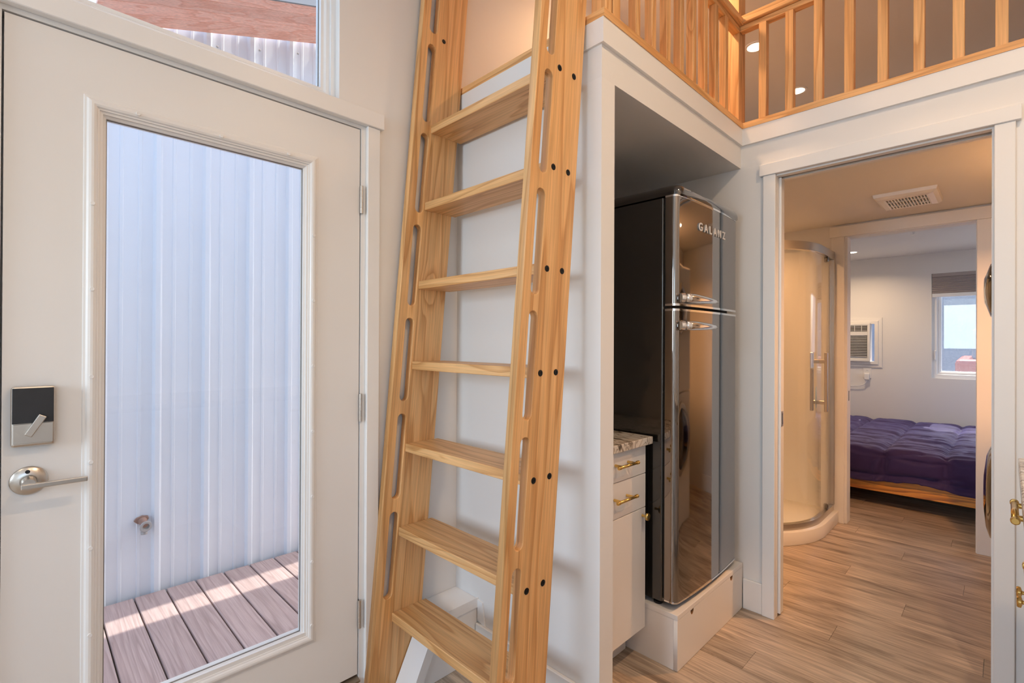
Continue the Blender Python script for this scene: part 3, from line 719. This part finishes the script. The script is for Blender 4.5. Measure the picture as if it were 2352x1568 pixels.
# ------------------------------------------------------------------ alcove: plinth, fridge, base cabinet
pl = thing('fridge_plinth', 'white boxed plinth under the black fridge with two finger holes', 'plinth', (2.11, 1.2, 0))
PX0, PX1, PYF = 1.780, 2.436, 0.885
box('top_board', (PX0, PYF, 0.197), (PX1, 1.60, 0.216), CABP, pl, 0.001)
box('side_panel', (PX0 + 0.001, PYF + 0.017, 0.001), (PX0 + 0.018, 1.60, 0.1965), CABP, pl)
fm = curve_mesh([[(PX0 + 0.001, 0.002), (PX1 - 0.001, 0.002), (PX1 - 0.001, 0.1965), (PX0 + 0.001, 0.1965)]] +
                [[(cx + 0.014 * math.cos(t), 0.1955 + 0.020 * math.sin(t)) for t in [PI + PI * i / 10 for i in range(11)]] for cx in (1.905, 2.304)], 0.008)
fm.materials.append(CABP); fm.materials.append(RAWPLY)
for p_ in fm.polygons:
    if abs(p_.normal.z) < 0.5 and PX0 + 0.02 < p_.center.x < PX1 - 0.02 and p_.center.y > 0.1 and p_.center.y < 0.1962: p_.material_index = 1
o = link('front_panel', fm, CABP, pl, (0, PYF + 0.0085, 0)); o.rotation_euler = (PI / 2, 0, 0)
box('back_panel', (PX0 + 0.02, PYF + 0.024, 0.01), (PX1 - 0.01, PYF + 0.030, 0.19), RAWPLY, pl)

fg = thing('refrigerator', 'glossy black retro refrigerator with two doors and chrome handles', 'refrigerator', (2.1, 1.25, 0.216))
GX0, GX1, GYB = 1.800, 2.400, 1.54
bm = bmesh.new()
o = prism('cabinet_body', rrect(GX0, GX1, 0.958, GYB, 0.012), 'Z', 0.236, 1.838, FBLACK, fg, smooth=True)
def door_plan(y_front, y_back, bow, r=0.024, x0=GX0 - 0.003, x1=GX1 + 0.003):
    P = [(x0, y_back)]
    for k in range(7):
        t = PI + (PI / 2) * k / 6
        P.append((x0 + r + r * math.cos(t), y_front + bow + r + r * math.sin(t)))
    n = 24
    for k in range(1, n):
        u = k / n; xx = x0 + r + (x1 - x0 - 2 * r) * u
        P.append((xx, y_front + bow * (1 - 4 * u * (1 - u))))
    for k in range(7):
        t = 1.5 * PI + (PI / 2) * k / 6
        P.append((x1 - r + r * math.cos(t), y_front + bow + r + r * math.sin(t)))
    P.append((x1, y_back))
    return P
YF = 0.889; BOW = 0.012
dp = door_plan(YF, 0.950, BOW)
d1 = prism('freezer_door', dp, 'Z', 1.4165, 1.836, FFRONT, fg, smooth=True)
d2 = prism('fridge_door', dp, 'Z', 0.2500, 1.3880, FFRONT, fg, smooth=True)
dt = door_plan(YF - 0.002, 0.950, BOW, x0=GX0 - 0.004, x1=GX1 + 0.004)
prism('chrome_strip', dt, 'Z', 1.836, 1.8435, CHROME, d1, smooth=True)
prism('chrome_strip', dt, 'Z', 1.408, 1.4165, CHROME, d1, smooth=True)
prism('chrome_strip', dt, 'Z', 1.388, 1.3965, CHROME, d2, smooth=True)
prism('chrome_strip', dt, 'Z', 0.2440, 0.2500, CHROME, d2, smooth=True)
prism('door_gasket', [(GX0 + 0.006, 0.945), (GX1 - 0.006, 0.945), (GX1 - 0.006, 0.960), (GX0 + 0.006, 0.960)], 'Z', 0.250, 1.838, RUBBER, fg)
# domed top with a rounded front
rows_ = []
bm = bmesh.new()
NT = 8
for k in range(NT + 1):
    t = k / NT; ins = 0.030 * (1 - math.cos(t * PI / 2)); zz = 1.852 + 0.036 * math.sin(t * PI / 2)
    rows_.append([bm.verts.new((x_, y_, zz)) for x_, y_ in rrect(GX0 - 0.003 + ins, GX1 + 0.003 - ins, YF - 0.001 + ins * 0.9, GYB - ins, 0.035)])
rows_.insert(0, [bm.verts.new((x_, y_, 1.8435)) for x_, y_ in rrect(GX0 - 0.003, GX1 + 0.003, YF - 0.001, GYB, 0.035)])
for a, b in zip(rows_, rows_[1:]):
    for i in range(len(a)): bm.faces.new((a[i], a[(i + 1) % len(a)], b[(i + 1) % len(a)], b[i]))
bm.faces.new(rows_[-1]); bm.faces.new(rows_[0])
tpo = bm_obj('top_cover', bm, GLOSSB, fg, (2.1, 1.2, 1.86), smooth=True)
try: tpo.data.set_sharp_from_angle(angle=math.radians(35))
except Exception: pass
def handle(z, nm):
    # pivot on the left, blade tapering to the right
    secs = [(1.815, 0.016, 0.011), (1.840, 0.0185, 0.014), (1.870, 0.0185, 0.016), (1.930, 0.0170, 0.016), (2.000, 0.0140, 0.014), (2.060, 0.0100, 0.010), (2.088, 0.0050, 0.006)]
    bmh = bmesh.new(); rr = []
    for xx, hz, hy in secs:
        yc = YF - 0.020 - (0.004 if xx > 1.84 else 0)
        rr.append([bmh.verts.new((xx, yc + hy * math.cos(t), z + hz * math.sin(t))) for t in [2 * PI * i / 14 for i in range(14)]])
    for a, b in zip(rr, rr[1:]):
        for i in range(14): bmh.faces.new((a[i], a[(i + 1) % 14], b[(i + 1) % 14], b[i]))
    bmh.faces.new(rr[0]); bmh.faces.new(rr[-1])
    par = d1 if nm else d2
    h = bm_obj('handle', bmh, CHROME, par, (1.9, YF - 0.02, z), smooth=True)
    lathe('handle_mount', [(0.017, -0.004), (0.019, 0.004), (0.019, 0.012), (0.015, 0.014)], (1.800, YF - 0.004, z), (1, -0.6, 0), CHROME, par, n=18)
handle(1.437, True); handle(1.330, False)
for xx in (1.825, 2.375):
    lathe('foot', [(0.018, 0), (0.018, 0.008), (0.008, 0.009), (0.008, 0.022)], (xx, 0.99, 0.216), (0, 0, 1), RUBBER, fg, n=16)
    lathe('foot', [(0.018, 0), (0.018, 0.008), (0.008, 0.009), (0.008, 0.022)], (xx, 1.48, 0.216), (0, 0, 1), RUBBER, fg, n=16)
# raised name letters on the freezer door
def letters(txt, x0, z, size, gap, parent, mat):
    xx = x0
    for ch in txt:
        cu = bpy.data.curves.new('glyph', 'FONT'); cu.body = ch; cu.size = size; cu.extrude = 0.0018; cu.offset = 0.0009
        ob = bpy.data.objects.new('glyph', cu); COL.objects.link(ob)
        dg = bpy.context.evaluated_depsgraph_get(); dg.update()
        me = bpy.data.meshes.new_from_object(ob.evaluated_get(dg))
        bpy.data.objects.remove(ob); bpy.data.curves.remove(cu)
        mnx = min(v.co.x for v in me.vertices); wd = max(v.co.x for v in me.vertices) - mnx
        for v in me.vertices: v.co.x -= mnx
        u = (xx + wd / 2 - GX0) / (GX1 - GX0)
        yb = YF + BOW * (1 - 4 * u * (1 - u))
        l_ = link('letter', me, mat, parent, (xx, yb - 0.002, z)); l_.rotation_euler = (PI / 2, 0, math.atan(-4 * BOW * (1 - 2 * u) / (GX1 - GX0)))
        xx += wd + gap
letters('GALANZ', 1.962, 1.726, 0.046, 0.0175, d1, SILVER)

cb = thing('base_cabinet', 'white base cabinet with two drawers beside the fridge', 'cabinet', (1.57, 1.3, 0.0))
CX0, CX1, CYF = XA + 0.001, 1.768, 1.016
box('cabinet_body', (CX0, CYF + 0.020, 0.125), (CX1, 1.60, 0.860), CABP, cb)
box('toe_kick', (CX0, CYF + 0.09, 0.001), (CX1, 1.60, 0.125), CABP, cb)
def pull(parent, xa, xb, y_face, z, r=0.0058, out=-1):
    yc = y_face + out * 0.032
    p = tube('pull', [(xa, yc, z), (xb, yc, z)], r, BRASS, parent, n=14)
    for xx in (xa, xb):
        s = 1 if xx == xb else -1
        lathe('pull_collar', [(r * 1.0, -0.009), (r * 1.22, -0.008), (r * 1.22, -0.004), (r * 1.05, -0.003), (r * 1.05, 0.0), (r * 1.22, 0.001), (r * 1.22, 0.005), (r * 0.9, 0.007)], (xx, yc, z), (s, 0, 0), BRASS, p, n=14)
    w = (xb - xa)
    for xx in (xa + w * 0.16, xb - w * 0.16):
        lathe('pull_post', [(r * 0.95, 0), (r * 0.95, 0.032)], (xx, y_face, z), (0, out, 0), BRASS, p, n=12)
    return p
def knob(parent, x_, y_face, z, out=-1):
    return lathe('knob', [(0.0055, 0), (0.0045, 0.012), (0.0050, 0.018), (0.0145, 0.021), (0.0150, 0.026), (0.0130, 0.029), (0, 0.030)], (x_, y_face, z), (0, out, 0), BRASS, parent, n=20)
dz = [(0.744, 0.858), (0.609, 0.741), (0.128, 0.606)]
a = box('drawer', (CX0 + .002, CYF, dz[0][0]), (CX1 - .001, CYF + 0.019, dz[0][1]), CABP, cb, 0.0008); pull(a, 1.530, 1.655, CYF, 0.808)
a = box('drawer', (CX0 + .002, CYF, dz[1][0]), (CX1 - .001, CYF + 0.019, dz[1][1]), CABP, cb, 0.0008); pull(a, 1.524, 1.648, CYF, 0.682)
a = box('cabinet_door', (CX0 + .002, CYF, dz[2][0]), (CX1 - .001, CYF + 0.019, dz[2][1]), CABP, cb, 0.0008); knob(a, 1.742, CYF, 0.578)
ct = box('countertop', (CX0, 0.990, 0.861), (1.778, 1.60, 0.890), GRAN, None, 0.002); tag(ct, 'veined granite worktop on the cabinet beside the fridge', 'worktop')

# ------------------------------------------------------------------ kitchen units along the near side
kg = 'kitchen units with brass pulls'
def kunit(x0, x1, label, yf):
    u = thing('kitchen_unit', label, 'cabinet', ((x0 + x1) / 2, -0.35, 0), kg)
    box('cabinet_body', (x0, YR + 0.002, 0.10), (x1, yf - 0.019, 0.872), CABP, u)
    box('toe_kick', (x0, YR + 0.002, 0.001), (x1, yf - 0.08, 0.10), CABP, u)
    a = box('drawer', (x0 + 0.002, yf - 0.018, 0.725), (x1 - 0.002, yf, 0.868), CABP, u, 0.0008)
    pull(a, x1 - 0.335, x1 - 0.125, yf, 0.803, r=0.0080, out=1)
    mid = (x0 + x1) / 2
    d = box('cabinet_door', (x0 + 0.002, yf - 0.018, 0.105), (mid - 0.001, yf, 0.720), CABP, u, 0.0008); knob(d, mid - 0.035, yf, 0.590, 1)
    d = box('cabinet_door', (mid + 0.001, yf - 0.018, 0.105), (x1 - 0.002, yf, 0.720), CABP, u, 0.0008); knob(d, mid + 0.035, yf, 0.590, 1)
kunit(1.60, 2.165, 'white kitchen unit with brass pull next to the pocket door casing', -0.050)
kunit(1.03, 1.598, 'white kitchen unit with brass pull, second from the pocket door casing', -0.066)
kt = box('kitchen_worktop', (-0.4, YR + 0.002, 0.873), (2.192, -0.027, 0.910), GRAN, None, 0.003); tag(kt, 'long streaky granite worktop over the kitchen units', 'worktop')

# ------------------------------------------------------------------ bathroom
sh = thing('corner_shower', 'curved glass corner shower with brushed nickel rails', 'shower', (3.7, 1.25, 0))
SCX, SCY, SR = 3.74, 1.40, 0.570
YSF = SCY - SR
def arc(rad, n=22, a0=180, a1=270):
    return [(SCX + rad * math.cos(math.radians(a0 + (a1 - a0) * k / n)), SCY + rad * math.sin(math.radians(a0 + (a1 - a0) * k / n))) for k in range(n + 1)]
XS1, YS1 = X2 - 0.002, YD - 0.002
def plan(rad):
    return [(SCX - rad, YS1)] + arc(rad) + [(XS1, SCY - rad), (XS1, YS1)]
prism('shower_pan', plan(SR), 'Z', 0.0, 0.085, ACRYL, sh, smooth=True, bev=0.006)
def ribbon(name, rad, th, z0, z1, mat, pts=None):
    A = [(SCX - rad, YS1)] + arc(rad) + [(XS1, SCY - rad)]
    B = [(SCX - rad + th, YS1)] + arc(rad - th) + [(XS1, SCY - rad + th)]
    return prism(name, A + B[::-1], 'Z', z0, z1, mat, sh, smooth=True)
ribbon('bottom_rail', SR - 0.028, 0.030, 0.085, 0.125, NICKEL)
ribbon('top_rail', SR - 0.028, 0.034, 1.862, 1.915, NICKEL)
ribbon('glass_panel', SR - 0.040, 0.006, 0.125, 1.862, GLASSS)
# second sliding leaf, pushed back over the flat part
box('wall_post', (XS1 - 0.030, YSF + 0.024, 0.125), (XS1, YSF + 0.062, 1.862), NICKEL, sh, 0.002)
gd = sh
for (yo, nm) in ((YSF + 0.002, 0), (YSF + 0.085, 1)):
    hx = 3.735
    hnd = box('pull_handle', (hx - 0.012, yo - 0.010, 0.815), (hx + 0.012, yo + 0.008, 1.205), NICKEL, sh, 0.003)
    for zz in (0.875, 1.145):
        box('handle_standoff', (hx - 0.010, min(yo, YSF + 0.04), zz - 0.012), (hx + 0.010, max(yo, YSF + 0.04), zz + 0.012), NICKEL, hnd, 0.002)
for zz, s in ((1.845, 1), (0.140, -1)):
    lathe('roller', [(0.016, 0), (0.018, 0.004), (0.018, 0.012), (0.010, 0.016)], (3.93, YSF + 0.046, zz), (0, -1, 0), DARKNICKEL, sh, n=16)
    box('roller_bracket', (3.915, YSF + 0.040, zz - 0.02), (3.945, YSF + 0.055, zz + 0.02), DARKNICKEL, sh, 0.002)
box('guide_block', (3.335, 1.02, 0.125), (3.352, 1.035, 0.140), DARKNICKEL, sh)
r = sroot('wall_surround', 'cream acrylic shower surround panels', (3.7, YD, 0.1))
box('surround_panel', (3.13, YD - 0.012, 0.085), (X2 - 0.002, YD - 0.002, 1.95), ACRYL, r)
box('surround_panel', (X2 - 0.012, YSF + 0.065, 0.085), (X2 - 0.002, YD - 0.013, 1.95), ACRYL, r)
prism('corner_shelf', [(X2 - 0.013, YD - 0.014)] + [(X2 - 0.013 - 0.22 * math.cos(t), YD - 0.014 - 0.22 * math.sin(t)) for t in [PI / 2 * k / 8 for k in range(9)]], 'Z', 0.86, 0.885, ACRYL, r, smooth=True)
vk = thing('shower_valve', 'round nickel shower valve on the cream surround', 'valve', (3.62, YD - 0.012, 1.23))
lathe('escutcheon', [(0.085, 0), (0.085, 0.006), (0.075, 0.010), (0.03, 0.014)], (3.62, YD - 0.012, 1.23), (0, -1, 0), NICKEL, vk, n=28)
lathe('valve_handle', [(0.025, 0), (0.022, 0.04), (0.02, 0.05), (0, 0.05)], (3.62, YD - 0.024, 1.23), (0, -1, 0), NICKEL, vk, n=20)
ht = thing('hang_tag', 'pale blue oval hang tag tied to the shower handle', 'tag', (3.735, YSF + 0.088, 0.95))
P = [(3.735 + 0.016 * math.cos(t), 0.905 + 0.075 * math.sin(t)) for t in [2 * PI * k / 24 for k in range(24)]]
prism('tag_card', P, 'Y', YSF + 0.058, YSF + 0.060, TAGB, ht)
prism('tag_slip', [(3.722, 0.772), (3.742, 0.762), (3.759, 0.802), (3.739, 0.812)], 'Y', YSF + 0.058, YSF + 0.060, TAGW, ht)
tube('tag_string', [(3.740, YSF + 0.059, 0.872), (3.738, YSF + 0.059, 0.835), (3.742, YSF + 0.059, 0.810)], 0.0012, TAGW, ht, n=6)

fan = thing('ceiling_fan_grille', 'cream louvred exhaust fan cover on the bathroom ceiling', 'vent', (3.58, 0.39, ZL0))
fz = ZL0
frame('cover_frame', 'Z', fz, 3.41, 3.75, 0.255, 0.535, [(0, 0), (0.004, 0.018), (0.020, 0.030), (0.045, 0.034), (0.052, 0.030), (0.052, 0.010), (0.03, 0)], APPL, fan)
box('cover_backing', (3.455, 0.300, fz - 0.012), (3.705, 0.490, fz - 0.008), ACDARK, fan)
for k in range(13):
    yy = 0.312 + k * 0.0142
    box('louvre', (3.46, yy, fz - 0.032), (3.70, yy + 0.006, fz - 0.014), APPL, fan)
for xx in (3.53, 3.63): box('louvre_bar', (xx, 0.305, fz - 0.033), (xx + 0.006, 0.487, fz - 0.013), APPL, fan)

def laundry(name, label, z0, z1, zc, rad):
    w = thing(name, label, 'laundry appliance', (3.02, -0.3, z0))
    box('cabinet_body', (2.72, YR + 0.02, z0), (3.32, 0.000, z1), APPL, w, 0.012, 2)
    lathe('door_ring', [(rad, 0), (rad, 0.020), (rad - 0.012, 0.034), (rad - 0.045, 0.040), (rad - 0.05, 0.030)], (3.02, 0.0, zc), (0, 1, 0), CHROME if z0 > 0.5 else NICKEL, w, n=40)
    lathe('door_window', [(rad - 0.046, 0.03), (rad - 0.06, 0.048), (rad - 0.10, 0.060), (rad * 0.3, 0.068), (0, 0.070)], (3.02, 0.0, zc), (0, 1, 0), GLOSSB, w, n=40)
laundry('washing_machine', 'white front loading washer with a dark domed door, bottom of the stack', 0.002, 0.92, 0.615, 0.255)
laundry('tumble_dryer', 'white dryer with a dark domed door stacked on the washer', 0.925, 1.80, 1.50, 0.175)

# ------------------------------------------------------------------ bedroom
bd = thing('bed', 'low orange acacia wood bed under the purple comforter', 'bed', (5.6, 0.5, 0))
box('side_rail', (4.700, -0.62, 0.120), (4.735, 1.58, 0.235), BEDWOOD, bd, 0.004)
box('side_rail', (6.58, -0.62, 0.120), (6.61, 1.58, 0.235), BEDWOOD, bd, 0.004)
box('end_rail', (4.736, -0.62, 0.120), (6.579, -0.585, 0.235), BEDWOOD, bd, 0.004)
box('end_rail', (4.736, 1.545, 0.120), (6.579, 1.58, 0.235), BEDWOOD, bd, 0.004)
for k in range(9):
    yy = -0.45 + k * 0.225
    box('slat', (4.736, yy, 0.19), (6.579, yy + 0.09, 0.205), BEDWOOD, bd)
for xx in (4.80, 6.48):
    for yy in (-0.52, 1.42): box('leg', (xx, yy, 0.0), (xx + 0.06, yy + 0.06, 0.19), BEDWOOD, bd, 0.003)
box('mattress', (4.742, -0.575, 0.236), (6.572, 1.535, 0.425), MATT, bd, 0.05, 3)
def comforter():
    bm = bmesh.new()
    ys = 150; ss = 150
    drape = 0.205; ztop = 0.452; xf = 4.672; rad = 0.045; xe = 6.63
    Ltop = xe - xf - rad
    total = drape + rad * PI / 2 + Ltop
    grid = []
    for i in range(ss + 1):
        # denser sampling on the drape
        u = i / ss; s = total * (0.55 * u + 0.45 * u * u)
        rowv = []
        for j in range(ys + 1):
            y = -0.60 + 2.19 * j / ys
            if s < drape:
                p = Vector((xf, y, ztop - rad - drape + s)); n = Vector((-1, 0, 0))
            elif s < drape + rad * PI / 2:
                t = (s - drape) / rad
                p = Vector((xf + rad - rad * math.cos(t), y, ztop - rad + rad * math.sin(t))); n = Vector((-math.cos(t), 0, math.sin(t)))
            else:
                p = Vector((xf + rad + (s - drape - rad * PI / 2), y, ztop)); n = Vector((0, 0, 1))
            # box quilting
            qx = (s - 0.05) / 0.36; qy = (y + 0.06) / 0.36
            fx = abs(qx - round(qx)); fy = abs(qy - round(qy))
            puff = (1 - math.exp(-fx * 16)) * (1 - math.exp(-fy * 16))
            wr = -0.016 * max(0.0, 1 - 5 * abs(mnoise.noise(Vector((s * 11, y * 2.4, 1.3))))) - 0.008 * max(0.0, 1 - 5 * abs(mnoise.noise(Vector((s * 24, y * 4.5, 8.3))))) + mnoise.noise(Vector((s * 7, y * 3, 4.1))) * 0.008
            if s < drape:
                wr = mnoise.noise(Vector((s * 4, y * 11, 2.2))) * 0.016 - 0.012 * max(0.0, 1 - 5 * abs(mnoise.noise(Vector((s * 9 + y * 4, y * 7, 5.2)))))
                k = (drape - s) / drape
                p.z += k * (0.030 * mnoise.noise(Vector((y * 3.2, 0.3, 9.1))) + 0.012)
            p += n * (0.036 * puff + wr - 0.016)
            rowv.append(bm.verts.new(p))
        grid.append(rowv)
    for a, b in zip(grid, grid[1:]):
        for j in range(ys): bm.faces.new((a[j], a[j + 1], b[j + 1], b[j]))
    o = bm_obj('comforter', bm, COMF, None, (5.6, 0.5, 0.45), smooth=True)
    md = o.modifiers.new('thickness', 'SOLIDIFY'); md.thickness = 0.012; md.offset = -1
    return tag(o, 'quilted dark purple comforter draped over the bed', 'comforter')
comforter()

w2 = sroot('window_2', 'bedroom casement window with a grey pleated shade', (X3, 0.09, WZ0))
frame('window_frame', 'X', X3 + 0.06, WY0, WY1, WZ0, WZ1, [(0, -0.04), (0, 0.035), (0.040, 0.035), (0.045, 0.020), (0.060, 0.018), (0.074, 0.006), (0.076, -0.02), (0.076, -0.04)], VINYL, w2)
frame('reveal_lining', 'X', X3 + 0.03, WY0, WY1, WZ0, WZ1, [(0, -0.028), (0, 0.030), (0.002, 0.030), (0.002, -0.028)], TRIM, w2)
box('glass_pane', (X3 + 0.066, WY0 + 0.07, WZ0 + 0.07), (X3 + 0.071, WY1 - 0.07, WZ1 - 0.07), GLASSD, w2)
box('casement_lever', (X3 + 0.008, WY1 - 0.034, 1.10), (X3 + 0.026, WY1 - 0.022, 1.20), VINYL, w2, 0.003)
sd_ = thing('pleated_shade', 'grey pleated shade half drawn over the bedroom window', 'shade', (X3 + 0.01, 0.09, 1.98))
box('head_rail', (X3 - 0.006, WY0 + 0.004, 1.955), (X3 + 0.022, WY1 - 0.004, 1.990), SHADE, sd_, 0.003)
np_ = 9
for k in range(np_):
    z1 = 1.955 - k * 0.019
    prism('pleat', [(X3 + 0.004, z1), (X3 - 0.006, z1 - 0.0095), (X3 + 0.004, z1 - 0.019), (X3 + 0.018, z1 - 0.019), (X3 + 0.018, z1)], 'Y', WY0 + 0.006, WY1 - 0.006, SHADE, sd_)
zb = 1.955 - np_ * 0.019
box('bottom_rail', (X3 - 0.008, WY0 + 0.005, zb - 0.036), (X3 + 0.020, WY1 - 0.005, zb), VINYL, sd_, 0.003)

ac = thing('air_conditioner', 'white through wall air conditioner with louvred front', 'air conditioner', (X3, 1.26, 1.05))
frame('wall_trim', 'X', X3, 0.952, 1.57, 1.006, 1.552, [(0, 0), (0, 0.010), (0.030, 0.012), (0.036, 0.022), (0.066, 0.022), (0.068, -0.01), (0.02, -0.01)], TRIM, ac)
ax0, ax1, az0, az1 = X3 - 0.045, X3 + 0.10, 1.075, 1.492
box('housing', (ax0 + 0.012, 1.058, az0 - 0.004), (ax1, 1.465, az1), APPL, ac, 0.006, 2)
frame('front_frame', 'X', ax0 + 0.012, 1.055, 1.468, az0 - 0.006, az1 + 0.002, [(0, 0), (0, 0.010), (0.004, 0.014), (0.022, 0.014), (0.024, 0.002), (0.01, 0)], APPL, ac)
box('outlet_opening', (ax0 + 0.0105, 1.082, 1.405), (ax0 + 0.0125, 1.44, 1.474), ACDARK, ac)
box('intake_opening', (ax0 + 0.0105, 1.082, 1.120), (ax0 + 0.0125, 1.44, 1.352), ACDARK, ac)
box('front_band', (ax0 - 0.001, 1.078, 1.358), (ax0 + 0.012, 1.445, 1.400), APPL, ac, 0.002)
for k in range(4): box('outlet_vane', (ax0 + 0.001, 1.084, 1.411 + k * 0.0165), (ax0 + 0.010, 1.438, 1.4155 + k * 0.0165), APPL, ac)
for k in range(5): box('outlet_bar', (ax0 + 0.000, 1.13 + k * 0.065, 1.405), (ax0 + 0.010, 1.134 + k * 0.065, 1.474), APPL, ac)
for k in range(13): box('grille_slat', (ax0 + 0.001, 1.084, 1.124 + k * 0.0178), (ax0 + 0.010, 1.438, 1.1305 + k * 0.0178), APPL, ac)
box('grille_bar', (ax0 + 0.000, 1.295, 1.118), (ax0 + 0.010, 1.300, 1.354), APPL, ac)
ol = thing('wall_outlet', 'white wall outlet below the air conditioner', 'outlet', (X3, 1.085, 0.94))
box('outlet_plate', (X3 - 0.006, 1.048, 0.885), (X3 - 0.0005, 1.122, 1.003), TRIM, ol, 0.002)
for zz in (0.970, 0.918): box('socket', (X3 - 0.008, 1.068, zz - 0.016), (X3 - 0.0055, 1.102, zz + 0.016), VINYL, ol, 0.002)
for yy in (1.079, 1.091): box('socket_slot', (X3 - 0.0085, yy, 0.966), (X3 - 0.0078, yy + 0.002, 0.978), ACDARK, ol)
pg = thing('power_cord', 'white power cord plugged into the outlet below the air conditioner', 'cord', (X3 - 0.02, 1.085, 0.9))
box('plug', (X3 - 0.040, 1.062, 0.868), (X3 - 0.009, 1.108, 0.938), VINYL, pg, 0.005, 2)
tube('cable', [(X3 - 0.025, 1.084, 0.870), (X3 - 0.025, 1.088, 0.845), (X3 - 0.025, 1.11, 0.815), (X3 - 0.022, 1.16, 0.795), (X3 - 0.02, 1.24, 0.790), (X3 - 0.02, 1.36, 0.80), (X3 - 0.02, 1.48, 0.83), (X3 - 0.02, 1.55, 0.95), (X3 - 0.02, 1.56, 1.02)], 0.0045, VINYL, pg, n=8)
sk = thing('fire_sprinkler', 'small chrome sprinkler head on the bedroom ceiling', 'sprinkler', (5.17, 0.536, 2.205))
lathe('canopy_ring', [(0.040, 0), (0.038, 0.006), (0.02, 0.010)], (5.17, 0.536, 2.205), (0, 0, -1), VINYL, sk, n=24)
lathe('sprinkler_head', [(0.010, 0), (0.010, 0.02), (0.004, 0.024), (0.004, 0.034), (0.016, 0.036), (0.016, 0.038), (0, 0.038)], (5.17, 0.536, 2.196), (0, 0, -1), CHROME, sk, n=16)
# view outside the bedroom window: hillside and a red truck cab
struct(box('ground_outside', (X3 + 0.3, -8, -0.5), (40, 14, -0.35), SOIL), 'gravel ground beyond the bedroom window')
bm = bmesh.new(); g = []
for i in range(21):
    rw = []
    for j in range(31):
        yy = -9 + 18 * j / 30; t = i / 20
        rw.append(bm.verts.new((15 + 3.5 * t + 0.5 * mnoise.noise(Vector((yy * .5, t * 4, 0))), yy, -0.4 + 8 * t + 0.7 * mnoise.noise(Vector((yy * .4, t * 5, 3))))))
    g.append(rw)
for a, b in zip(g, g[1:]):
    for j in range(30): bm.faces.new((a[j], a[j + 1], b[j + 1], b[j]))
struct(bm_obj('hillside', bm, GREYROCK, None, (18, 0, 0), smooth=True), 'pale grey hillside beyond the bedroom window')
tr_ = thing('parked_truck', 'blurred red truck parked outside the bedroom window', 'truck', (12.2, -0.4, -0.35))
prism('truck_body', [(11.4, 0.15), (13.4, 0.15), (13.4, 1.00), (12.9, 1.05), (11.4, 1.0)], 'Y', -1.6, 0.62, REDPAINT, tr_, bev=0.06)
prism('truck_cab', [(11.7, 1.00), (13.0, 1.04), (12.7, 1.55), (11.95, 1.55)], 'Y', -1.5, 0.42, GREYROCK, tr_, bev=0.05)
for xx in (11.8, 13.0): lathe('wheel', [(0.30, -0.1), (0.33, -0.08), (0.33, 0.08), (0.30, 0.1), (0.15, 0.1), (0, 0.08)], (xx, 0.5, -0.02), (0, 1, 0), RUBBER, tr_, n=24)

# ------------------------------------------------------------------ lights
LG = 'recessed ceiling lights'
WARM = (1.0, 0.70, 0.44)
def can(loc, watts, label, color=WARM, r=0.048, spread=150, group=None):
    t = thing('recessed_light', label, 'ceiling light', loc, LG)
    lathe('trim_ring', [(r + 0.018, 0), (r + 0.016, 0.004), (r + 0.002, 0.006), (r, 0.003), (r, 0)], loc, (0, 0, -1), VINYL, t, n=32)
    lathe('light_lens', [(r, 0), (r, 0.002), (0, 0.002)], loc, (0, 0, -1), LED, t, n=32)
    l = bpy.data.lights.new('lamp', 'AREA'); l.shape = 'DISK'; l.size = 2 * r; l.energy = watts; l.color = color; l.spread = math.radians(spread)
    o = bpy.data.objects.new('lamp', l); COL.objects.link(o); o.parent = t; o.location = (0, 0, -0.008)
    return t
LOFTC, BATHC = (1.0, 0.58, 0.29), (1.0, 0.48, 0.19)
can((3.377, 1.155, ZC), 6.0, 'recessed light in the loft ceiling next to the corner post', LOFTC)
can((4.19, 1.127, ZC), 1.6, 'recessed light in the loft ceiling, third baluster gap from the post', LOFTC)
can((2.20, 1.20, ZC), 9, 'unseen light added above the loft beside the ladder top', LOFTC)  # extra lamp added out of view to warm the loft wall
can((1.20, -0.36, ZC), 18, 'unseen fill light added over the kitchen worktop next to the pocket door wall')  # added out of view to brighten the column, plinth and alcove cabinet
can((0.15, -0.36, ZC), 3.5, 'unseen fill light added over the middle of the kitchen worktop')  # second added lamp, fills the faces turned towards the kitchen
can((-1.30, 0.30, ZC), 4, 'recessed light over the far end of the kitchen')
can((3.12, -0.12, ZL0), 27, 'recessed light on the bathroom ceiling by the laundry stack', BATHC)
can((3.62, 1.25, ZL0), 5.0, 'recessed light on the ceiling inside the shower', BATHC)
can((6.02, 1.121, 2.205), 9, 'recessed light on the bedroom ceiling above the air conditioner')
can((5.40, -0.30, 2.205), 3.5, 'recessed light on the bedroom ceiling near the window')
